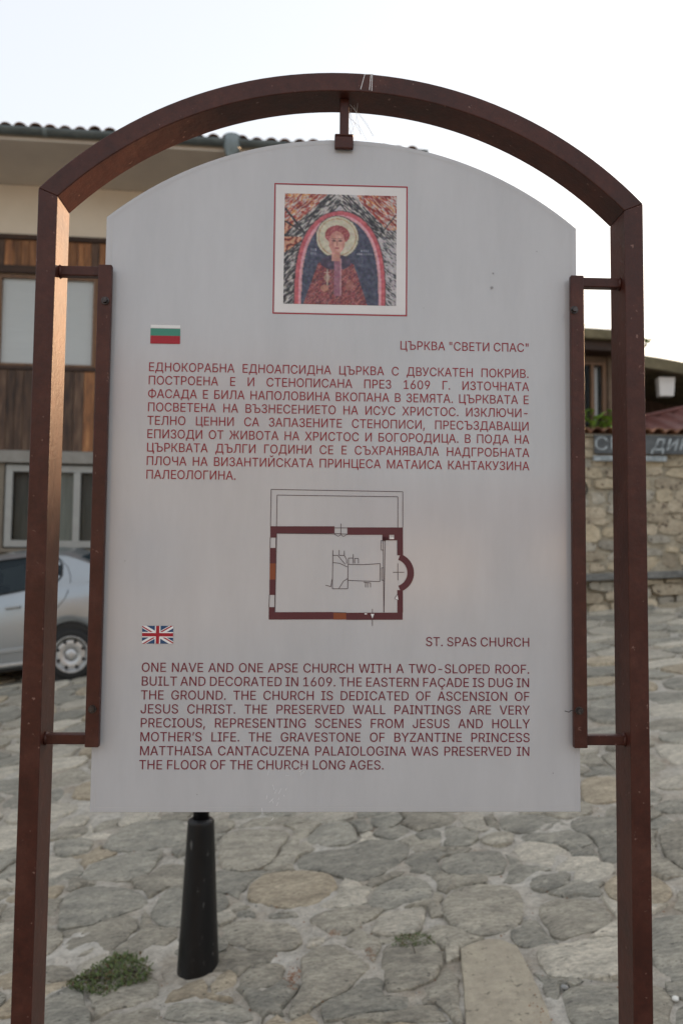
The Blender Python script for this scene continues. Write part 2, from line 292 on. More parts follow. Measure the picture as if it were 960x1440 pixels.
# ------------------------------------------------------------------ paving stones
NEAR = [
(1, [(-1.213, 4.304), (-1.203, 4.479), (-1.114, 4.615), (-0.946, 4.616), (-0.828, 4.548), (-0.746, 4.222), (-0.9, 4.221), (-1.061, 4.21)]),
(1, [(-1.214, 3.968), (-1.205, 4.116), (-1.079, 4.169), (-0.927, 4.17), (-0.851, 4.17), (-0.876, 3.873), (-0.96, 3.856), (-1.132, 3.904)]),
(1, [(-1.156, 3.499), (-1.223, 3.756), (-1.154, 3.861), (-0.962, 3.798), (-0.855, 3.713), (-0.792, 3.589), (-0.891, 3.529), (-1.006, 3.461), (-1.128, 3.452)]),
(1, [(-0.78, 3.485), (-0.756, 3.723), (-0.667, 3.699), (-0.584, 3.341), (-0.698, 3.377)]),
(1, [(-1.521, 4.501), (-1.276, 4.45), (-1.268, 4.261), (-1.434, 4.263)]),
(2, [(-1.567, 4.678), (-1.552, 4.759), (-1.496, 4.891), (-1.413, 4.802), (-1.428, 4.675)]),
(1, [(-0.549, 2.723), (-0.558, 2.823), (-0.396, 2.8), (-0.296, 2.758), (-0.243, 2.661)]),
(0, [(-1.126, 3.173), (-0.995, 3.143), (-0.935, 3.066), (-0.983, 3.046), (-1.075, 3.054)]),
(0, [(-0.602, 4.263), (-0.494, 4.33), (-0.22, 4.217), (-0.275, 4.041), (-0.29, 3.89), (-0.354, 3.815), (-0.448, 3.808), (-0.546, 3.881)]),
(0, [(-0.549, 4.375), (-0.421, 4.491), (-0.17, 4.39), (-0.147, 4.309), (-0.345, 4.329)]),
(1, [(-0.166, 4.077), (-0.087, 4.276), (0.05, 4.257), (0.091, 4.092), (0.089, 3.975), (-0.079, 3.976)]),
(1, [(-0.191, 3.861), (-0.132, 3.93), (0.047, 3.92), (0.121, 3.988), (0.229, 3.977), (0.313, 3.882), (0.323, 3.792), (0.263, 3.667), (0.167, 3.579), (0.077, 3.549), (0.003, 3.644), (-0.073, 3.715), (-0.177, 3.764)]),
(3, [(-0.386, 3.64), (-0.337, 3.731), (-0.21, 3.744), (-0.039, 3.675), (0.004, 3.551), (-0.034, 3.406), (-0.149, 3.379), (-0.303, 3.46), (-0.384, 3.55)]),
(0, [(-0.449, 3.307), (-0.391, 3.351), (-0.196, 3.274), (-0.148, 3.203), (-0.122, 3.127), (-0.169, 3.077), (-0.253, 3.083), (-0.389, 3.163), (-0.434, 3.223)]),
(0, [(-0.122, 3.278), (-0.033, 3.341), (0.194, 3.33), (0.144, 3.233), (0.085, 3.189), (0.012, 3.122), (-0.046, 3.185)]),
(2, [(0.119, 3.124), (0.151, 3.224), (0.234, 3.256), (0.332, 3.27), (0.337, 3.245), (0.301, 3.065), (0.146, 3.096)]),
(0, [(-0.332, 2.874), (-0.323, 2.966), (-0.259, 3.001), (-0.176, 2.97), (-0.194, 2.856), (-0.306, 2.824)]),
(0, [(-0.136, 2.986), (-0.084, 3.05), (-0.016, 3.074), (0.053, 3.005), (0.124, 2.902), (0.064, 2.822), (0.025, 2.764), (-0.055, 2.728), (-0.101, 2.666), (-0.142, 2.645), (-0.152, 2.707), (-0.11, 2.86)]),
(0, [(0.007, 2.61), (0.031, 2.625), (0.125, 2.629), (0.191, 2.631), (0.299, 2.643), (0.328, 2.588), (0.328, 2.545)]),
(3, [(-0.436, 2.92), (-0.367, 2.995), (-0.344, 2.947), (-0.338, 2.876), (-0.41, 2.835)]),
(1, [(-0.409, 3.374), (-0.394, 3.434), (-0.328, 3.401), (-0.319, 3.354)]),
(1, [(-0.279, 3.372), (-0.172, 3.374), (-0.146, 3.31), (-0.26, 3.333)]),
(2, [(-0.115, 3.122), (-0.045, 3.133), (-0.051, 3.085), (-0.106, 3.066)]),
(0, [(0.15, 2.884), (0.163, 3.025), (0.218, 3.025), (0.34, 3.009), (0.365, 2.932), (0.35, 2.838), (0.312, 2.761), (0.254, 2.741), (0.166, 2.723), (0.157, 2.779)]),
(1, [(0.232, 4.276), (0.32, 4.273), (0.323, 4.18), (0.242, 4.092), (0.169, 4.166), (0.154, 4.275)]),
(1, [(0.354, 3.984), (0.423, 4.034), (0.491, 3.988), (0.48, 3.898), (0.376, 3.931)]),
(2, [(0.591, 4.181), (0.72, 4.15), (0.693, 4.019), (0.715, 3.916), (0.638, 3.94), (0.586, 4.017)]),
(1, [(0.769, 4.082), (0.946, 4.06), (1.05, 3.926), (1.053, 3.841), (0.929, 3.835), (0.761, 3.896)]),
(2, [(0.765, 3.722), (0.858, 3.757), (0.956, 3.673), (0.981, 3.594), (0.915, 3.515), (0.844, 3.489), (0.779, 3.555)]),
(1, [(0.452, 3.671), (0.56, 3.721), (0.709, 3.697), (0.721, 3.592), (0.681, 3.471), (0.548, 3.481), (0.436, 3.54)]),
(1, [(0.758, 3.374), (0.872, 3.413), (0.944, 3.392), (0.879, 3.293), (0.792, 3.276), (0.759, 3.309)]),
(0, [(0.398, 3.229), (0.424, 3.317), (0.479, 3.386), (0.587, 3.387), (0.701, 3.342), (0.707, 3.211), (0.681, 3.112), (0.644, 3.036), (0.577, 3.011), (0.476, 3.025), (0.412, 3.108)]),
(1, [(0.193, 3.517), (0.31, 3.576), (0.393, 3.444), (0.365, 3.333), (0.274, 3.325), (0.181, 3.286), (0.114, 3.303), (0.142, 3.443)]),
(0, [(0.742, 3.178), (0.837, 3.207), (0.949, 3.177), (0.975, 3.089), (0.978, 3.022), (0.955, 2.949), (0.858, 2.936), (0.753, 2.925), (0.739, 3.043)]),
(4, [(0.424, 2.928), (0.486, 2.961), (0.567, 2.958), (0.613, 2.892), (0.623, 2.765), (0.626, 2.645), (0.626, 2.526), (0.62, 2.437), (0.377, 2.485), (0.403, 2.714)]),
(2, [(0.677, 2.887), (0.764, 2.886), (0.944, 2.899), (0.993, 2.864), (0.919, 2.67), (0.871, 2.661), (0.744, 2.684), (0.672, 2.71), (0.662, 2.801)]),
(3, [(1.297, 4.496), (1.449, 4.451), (1.489, 4.348), (1.383, 4.092), (1.185, 4.099)]),
(1, [(1.075, 3.925), (1.135, 3.957), (1.277, 3.902), (1.326, 3.787), (1.19, 3.444), (1.08, 3.463), (1.129, 3.706), (1.066, 3.829)]),
(1, [(0.761, 3.376), (0.829, 3.422), (0.92, 3.388), (0.903, 3.3), (0.775, 3.286)]),
(3, [(1.019, 3.25), (1.083, 3.338), (1.184, 3.345), (1.248, 3.256), (1.247, 3.143), (1.197, 3.075), (1.088, 3.08), (1.017, 3.159)]),
(0, [(1.401, 3.7), (1.547, 3.778), (1.615, 3.713), (1.447, 3.319), (1.36, 3.295), (1.326, 3.457)]),
(1, [(1.461, 3.931), (1.546, 4.021), (1.664, 4.017), (1.677, 3.892), (1.564, 3.857)]),
(2, [(1.618, 4.299), (1.785, 4.35), (1.827, 4.276), (1.722, 4.155), (1.588, 4.186)]),
(1, [(1.1, 2.991), (1.216, 2.981), (1.273, 2.885), (1.149, 2.609), (1.066, 2.594), (1.006, 2.607), (1.006, 2.723)]),
(1, [(0.691, 2.633), (0.764, 2.638), (0.854, 2.611), (0.872, 2.538), (0.818, 2.413), (0.666, 2.444)]),
(1, [(0.994, 2.486), (1.054, 2.491), (1.04, 2.369), (0.944, 2.388)])]
def inpoly(x, y, P):
    c = False; n = len(P); j = n-1
    for i in range(n):
        if (P[i][1] > y) != (P[j][1] > y) and x < (P[j][0]-P[i][0])*(y-P[i][1])/(P[j][1]-P[i][1])+P[i][0]: c = not c
        j = i
    return c
def area(P): return abs(sum(P[i][0]*P[(i+1) % len(P)][1]-P[(i+1) % len(P)][0]*P[i][1] for i in range(len(P)))/2)
def chaikin(P, k=1):
    for _ in range(k):
        Q = []
        for i in range(len(P)):
            a, b = P[i], P[(i+1) % len(P)]
            Q += [(a[0]*.8+b[0]*.2, a[1]*.8+b[1]*.2), (a[0]*.2+b[0]*.8, a[1]*.2+b[1]*.8)]
        P = Q
    return P
def resample(P, step):
    Q = []
    for i in range(len(P)):
        a, b = P[i], P[(i+1) % len(P)]; d = math.dist(a, b); k = max(1, round(d/step))
        Q += [(a[0]+(b[0]-a[0])*t/k, a[1]+(b[1]-a[1])*t/k) for t in range(k)]
    return Q
def stone(P, ht, inset, jit, lay, rnd, tilt=0.02, low=False, dome=.006):
    """an uneven slab with a ragged outline; lay(x, y, h) puts it on the ground or wall. returns verts (local to centroid), faces, origin"""
    n = len(P); cx = sum(p[0] for p in P)/n; cy = sum(p[1] for p in P)/n
    P = [(p[0]+rnd.uniform(-jit, jit), p[1]+rnd.uniform(-jit, jit)) for p in P]
    R = math.sqrt(area(P)/PI)+1e-6
    tx, ty = rnd.uniform(-tilt, tilt), rnd.uniform(-tilt, tilt); sd_ = rnd.uniform(0, 50)
    rings = [(.985, -0.03)]+([(1.0, ht*.55), (1-inset*.9/R, ht)] if not low else [(1-inset*.5/R, ht)])
    if not low: rings += [(max(.3, 1-inset*3.2/R), ht+dome*.5), (.38, ht+dome)]
    V = []; F = []
    for q, (k, h) in enumerate(rings):
        for (x, y) in P:
            xx, yy = cx+(x-cx)*k, cy+(y-cy)*k
            hh = h+(tx*(xx-cx)+ty*(yy-cy) if q else 0)
            if q > 0 and not low: hh += .0045*vnoise(xx, yy, 9, sd_)*(1 if q > 1 else .5)+rnd.uniform(-.002, .002)
            V.append(lay(xx, yy, hh))
    for q in range(len(rings)-1):
        for i in range(n): F.append((q*n+i, q*n+(i+1) % n, (q+1)*n+(i+1) % n, (q+1)*n+i))
    V.append(lay(cx, cy, rings[-1][1]+dome*.2)); b = (len(rings)-1)*n
    for i in range(n): F.append((b+i, b+(i+1) % n, len(V)-1))
    O = Vector(lay(cx, cy, 0))
    return [Vector(v)-O for v in V], F, O
def lay_ground(x, y, h): return (x, y, gz(x, y)+h)
rnd = random.Random(11)
bx_, by_ = -.4925, 3.02
for k, P in NEAR:
    Q = resample(chaikin(P, 2), .03)
    ht = rnd.uniform(.008, .017) if k != 4 else .012
    V, F, O = stone(Q, ht, .008, .0035, lay_ground, rnd, .03)
    if k == 4: V, F, O = stone(resample(P, .04), .016, .004, .001, lay_ground, rnd, .006, dome=.001)
    mb = MB().add(V, F)
    o = mb.build('paving_stone', STM[k], ground, O); smooth_angle(o, 38)
# irregular cells for the rest of the street
seeds = []
sp = 0.40
for i in range(int(20/sp)):
    for j in range(int(18/(sp*.86))):
        seeds.append((-9.6+i*sp+(j % 2)*sp*.5+rnd.uniform(-.15, .15), -3.0+j*sp*.86+rnd.uniform(-.12, .12)))
NB = [(P, min(p[0] for p in P), max(p[0] for p in P), min(p[1] for p in P), max(p[1] for p in P)) for _, P in NEAR]
extra = []
def hit(x, y, pad=0.0):
    for P, a, b, c, d in NB:
        if a-pad < x < b+pad and c-pad < y < d+pad:
            if inpoly(x, y, P): return True
            if pad:
                for t in range(8):
                    if inpoly(x+pad*math.cos(t*PI/4), y+pad*math.sin(t*PI/4), P): return True
    return False
zone = lambda x, y: y < 4.65 and -1.55 < x < 1.45 and y > 2.3
seeds = [s for s in seeds if not (zone(*s) and (hit(s[0], s[1], .12)))]
grid = {}
for s in seeds: grid.setdefault((int(s[0]//.8), int(s[1]//.8)), []).append(s)
def cell(s):
    P = [(s[0]-.5, s[1]-.5), (s[0]+.5, s[1]-.5), (s[0]+.5, s[1]+.5), (s[0]-.5, s[1]+.5)]
    gx, gy = int(s[0]//.8), int(s[1]//.8)
    for a in (-1, 0, 1):
        for b in (-1, 0, 1):
            for t in grid.get((gx+a, gy+b), []):
                if t == s: continue
                mxx, myy = (s[0]+t[0])/2, (s[1]+t[1])/2; nx_, ny_ = t[0]-s[0], t[1]-s[1]
                Q = []
                for i in range(len(P)):
                    p, q = P[i], P[(i+1) % len(P)]
                    dp = (p[0]-mxx)*nx_+(p[1]-myy)*ny_; dq = (q[0]-mxx)*nx_+(q[1]-myy)*ny_
                    if dp <= 0: Q.append(p)
                    if dp*dq < 0:
                        t_ = dp/(dp-dq); Q.append((p[0]+(q[0]-p[0])*t_, p[1]+(q[1]-p[1])*t_))
                P = Q
                if len(P) < 3: return []
    return P
cells = []
for s in seeds:
    P = cell(s)
    if len(P) < 3: continue
    cx = sum(p[0] for p in P)/len(P); cy = sum(p[1] for p in P)/len(P)
    if -1.1 < cx < -.42 and 2.92 < cy < 3.36: continue
    gap = rnd.uniform(.014, .040); R = math.sqrt(area(P)/PI)
    k = 1-gap/R
    P = [(cx+(p[0]-cx)*k, cy+(p[1]-cy)*k) for p in P]
    if cy < 5.0 and any(hit(p[0], p[1], .01) for p in resample(P, .06)):
        # shrink towards the centre until it fits beside its neighbours
        ok = False
        for f in (.8, .62, .48, .36):
            Q = [(cx+(p[0]-cx)*f, cy+(p[1]-cy)*f) for p in P]
            if not any(hit(p[0], p[1], .012) for p in resample(Q, .05)): ok = True; P = Q; break
        if not ok: continue
    cells.append((cx, cy, P))
def in_view(x, y):
    dx, dy, dz = x, y, gz(x, y)-1.55
    v = Vector((dx, dy, dz)); zc = v.dot(fw)
    if zc < .3: return False
    px = 480+1158*v.dot(rt)/zc; py = 720-1158*v.dot(up)/zc
    return (-40 < px < 1000 and 700 < py < 1500) and (px < 135 or px > 805 or py > 1130)
# small stones grown into the gaps that are left near the viewer
def grow(x, y, rmax, polys):
    out_ = []
    for k in range(14):
        a = 2*PI*k/14; r_ = .012
        while r_ < rmax:
            px, py = x+(r_+.020)*math.cos(a), y+(r_+.020)*math.sin(a)
            if any(b0 < px < b1 and b2 < py < b3 and inpoly(px, py, P) for P, b0, b1, b2, b3 in polys): break
            r_ += .008
        out_.append(r_)
    return [(x+r_*math.cos(2*PI*k/14), y+r_*math.sin(2*PI*k/14)) for k, r_ in enumerate(out_)], min(out_), sum(out_)/14
box4 = lambda P: (P, min(p[0] for p in P), max(p[0] for p in P), min(p[1] for p in P), max(p[1] for p in P))
allp = NB+[box4(P) for cx, cy, P in cells if cy < 5.4 and abs(cx) < 2.6]
gs = 0
for trial in range(2600):
    x, y = rnd.uniform(-1.6, 1.5), rnd.uniform(2.3, 4.7)
    if any(b0 < x < b1 and b2 < y < b3 and inpoly(x, y, P) for P, b0, b1, b2, b3 in allp): continue
    if -1.15 < x < -.55 and 2.9 < y < 3.35 and rnd.random() < .9: continue      # the bare sandy patch
    if math.hypot(x-bx_, y-by_) < .12: continue
    P, mn, av = grow(x, y, rnd.uniform(.07, .19), allp)
    if mn < .016 or av < .032: continue
    allp.append(box4(P)); cells.append((x, y, P)); gs += 1
cells.sort(key=lambda c: c[1]+abs(c[0])*.2)
bedding = MB(); cnt = len(NEAR)
SM_W = [0, 0, 0, 1, 1, 1, 2, 2, 3]
for cx, cy, P in cells:
    near = cy < 6.5 and abs(cx) < 4
    vis = in_view(cx, cy)
    Q = resample(chaikin(P, 1) if len(P) < 12 else P, .045 if near else .10)
    k = rnd.choice(SM_W)
    ht = rnd.uniform(.006, .018)+(.012 if cy > 6 else 0)
    if vis and cnt < 298:
        V, F, O = stone(Q, ht, .009, .006 if near else .008, lay_ground, rnd, .05, low=not near)
        o = MB().add(V, F).build('paving_stone', STM[k], ground, O); smooth_angle(o, 38); cnt += 1
    else:
        V, F, O = stone(Q, ht, .012, .008, lay_ground, rnd, .05, low=True)
        bedding.add([v+O for v in V], F, k)
o = bedding.build('paving_stones', STM, ground); tag(o, kind='stuff')

# ------------------------------------------------------------------ information sign
SX, SY, SYAW = -0.000885, 1.2, 0.0363765
sign = empty('information_sign', (SX, SY, 0), SYAW)
tag(sign, 'white church information board with Bulgarian and English text hung in a brown arched steel frame', 'sign')
def s2w(u, d, z):
    return (SX+u*math.cos(SYAW)-d*math.sin(SYAW), SY+u*math.sin(SYAW)+d*math.cos(SYAW), z)
YF, YB = -0.025, 0.035
RO, RI, CZ = 0.617, 0.589, 1.657
UO, UI = 0.4425, 0.4145
zo = CZ+math.sqrt(RO**2-UO**2); zi = CZ+math.sqrt(RI**2-UI**2)
for sgn in (-1, 1):
    gx, gy, _ = s2w(sgn*.43, 0, 0); zb = gz(gx, gy)-.05
    MB().prism_xz([(sgn*UO, zb), (sgn*UI, zb), (sgn*UI, zi), (sgn*UO, zo)], YF, YB).build('post', MT['steel'], sign, bevel=.0014)
NA = 48
ao, ai = math.asin(UO/RO), math.asin(UI/RI)
outer = [(RO*math.sin(-ao+2*ao*i/NA), CZ+RO*math.cos(-ao+2*ao*i/NA)) for i in range(NA+1)]
inner = [(RI*math.sin(-ai+2*ai*i/NA), CZ+RI*math.cos(-ai+2*ai*i/NA)) for i in range(NA+1)]
mb = MB(); V = []
for (xo, z1), (xi, z2) in zip(outer, inner):
    V += [(xo, YF, z1), (xo, YB, z1), (xi, YB, z2), (xi, YF, z2)]
F = [(i*4+k, i*4+(k+1) % 4, i*4+4+(k+1) % 4, i*4+4+k) for i in range(NA) for k in range(4)]+[(3, 2, 1, 0), (NA*4, NA*4+1, NA*4+2, NA*4+3)]
mb.add(V, F); arch = mb.build('arch', MT['steel'], sign, bevel=.0014)
# chalk-like scratch marks on the arch
mk = MB()
for a, b in (((.028, 2.272), (.022, 2.249)), ((.037, 2.2725), (.035, 2.248)), ((.039, 2.272), (.0385, 2.247)), ((.028, 2.2722), (.040, 2.2725))):
    mk.tube([(a[0], YF-.0001, a[1]), (b[0], YF-.0001, b[1])], .0005, 5)
mk.build('scratch_mark', MT['scratch'], arch)
# arms, holding bars, bolts, hanger
for sgn in (-1, 1):
    ui = UI*sgn
    for z in (1.9718, 1.2987):
        x0, x1 = sorted((ui-sgn*.0005+sgn*0.0, sgn*.354))
        MB().box(x0, x1, -.0095, .0045, z-.0072, z+.0072).build('arm', MT['steel'], sign, bevel=.0015)
        wl = MB()   # weld bead around the arm end
        wl.lathe([(.0105, 0), (.008, .004)], 10, 'z')
        V = [(sgn*(.4145-p[2]) if True else 0, -.0025+p[0]*.95, z+p[1]) for p in wl.v]
        MB().add(V, wl.f).build('weld', MT['steel'], sign, smooth=True)
    a, b = sorted((sgn*.3365, sgn*.3560))
    bar = MB().box(a, b, -.0165, -.0062, 1.2889, 1.9795).build('holding_bar', MT['steel'], sign, bevel=.0015)
for (u, z) in ((-.3442, 1.9256), (-.3462, 1.3421), (.3405, 1.9265), (.3435, 1.3424)):
    bt = MB().lathe([(.0058, -.0185), (.0058, -.0168)], 16, 'y', (u, 0, z)).build('washer', MT['bolt'], sign)
    MB().lathe([(.0038, -.0225), (.0042, -.0215), (.0042, -.0186)], 6, 'y', (u, 0, z)).build('bolt', MT['bolt'], sign)
MB().box(-.0075, .0060, -.006, .008, 2.1865, 2.2465).build('hanger_arm', MT['steel'], sign, bevel=.0015)
MB().box(-.0150, .0130, -.0085, -.0022, 2.1670, 2.1862).box(-.0150, .0130, .0052, .0105, 2.1670, 2.1862).box(-.0150, .0130, -.0085, .0105, 2.1864, 2.1900).build('hanger_clip', MT['steel'], sign, bevel=.0018)
# panel
RP = 0.5458; CP = 2.184-RP; UP = .35; ap = math.asin(UP/RP)
top = [(RP*math.sin(ap-2*ap*i/40), CP+RP*math.cos(ap-2*ap*i/40)) for i in range(41)]
panel = MB().prism_xz([(-UP, 1.1952), (UP, 1.1952)]+top, 0.0, 0.0045).build('panel', MT['panel'], sign, bevel=.0006)
# laminate border pressed around the edge
tr_ = MB(); e = .0065
ins = [(-UP+e, 1.1952+e), (UP-e, 1.1952+e)]+[((RP-e)*math.sin(ap*.985-2*ap*.985*i/40), CP+(RP-e)*math.cos(ap*.985-2*ap*.985*i/40)) for i in range(41)]
for i in range(len(ins)):
    a, b = ins[i], ins[(i+1) % len(ins)]
    dx, dz = b[0]-a[0], b[1]-a[1]; L = math.hypot(dx, dz) or 1; nx_, nz_ = -dz/L*.0003, dx/L*.0003
    tr_.add([(a[0]-nx_, -.0002, a[1]-nz_), (b[0]-nx_, -.0002, b[1]-nz_), (b[0]+nx_, -.0002, b[1]+nz_), (a[0]+nx_, -.0002, a[1]+nz_)], [(0, 1, 2, 3)])
tr_.build('laminate_edge', MT['panel_edge'], panel)

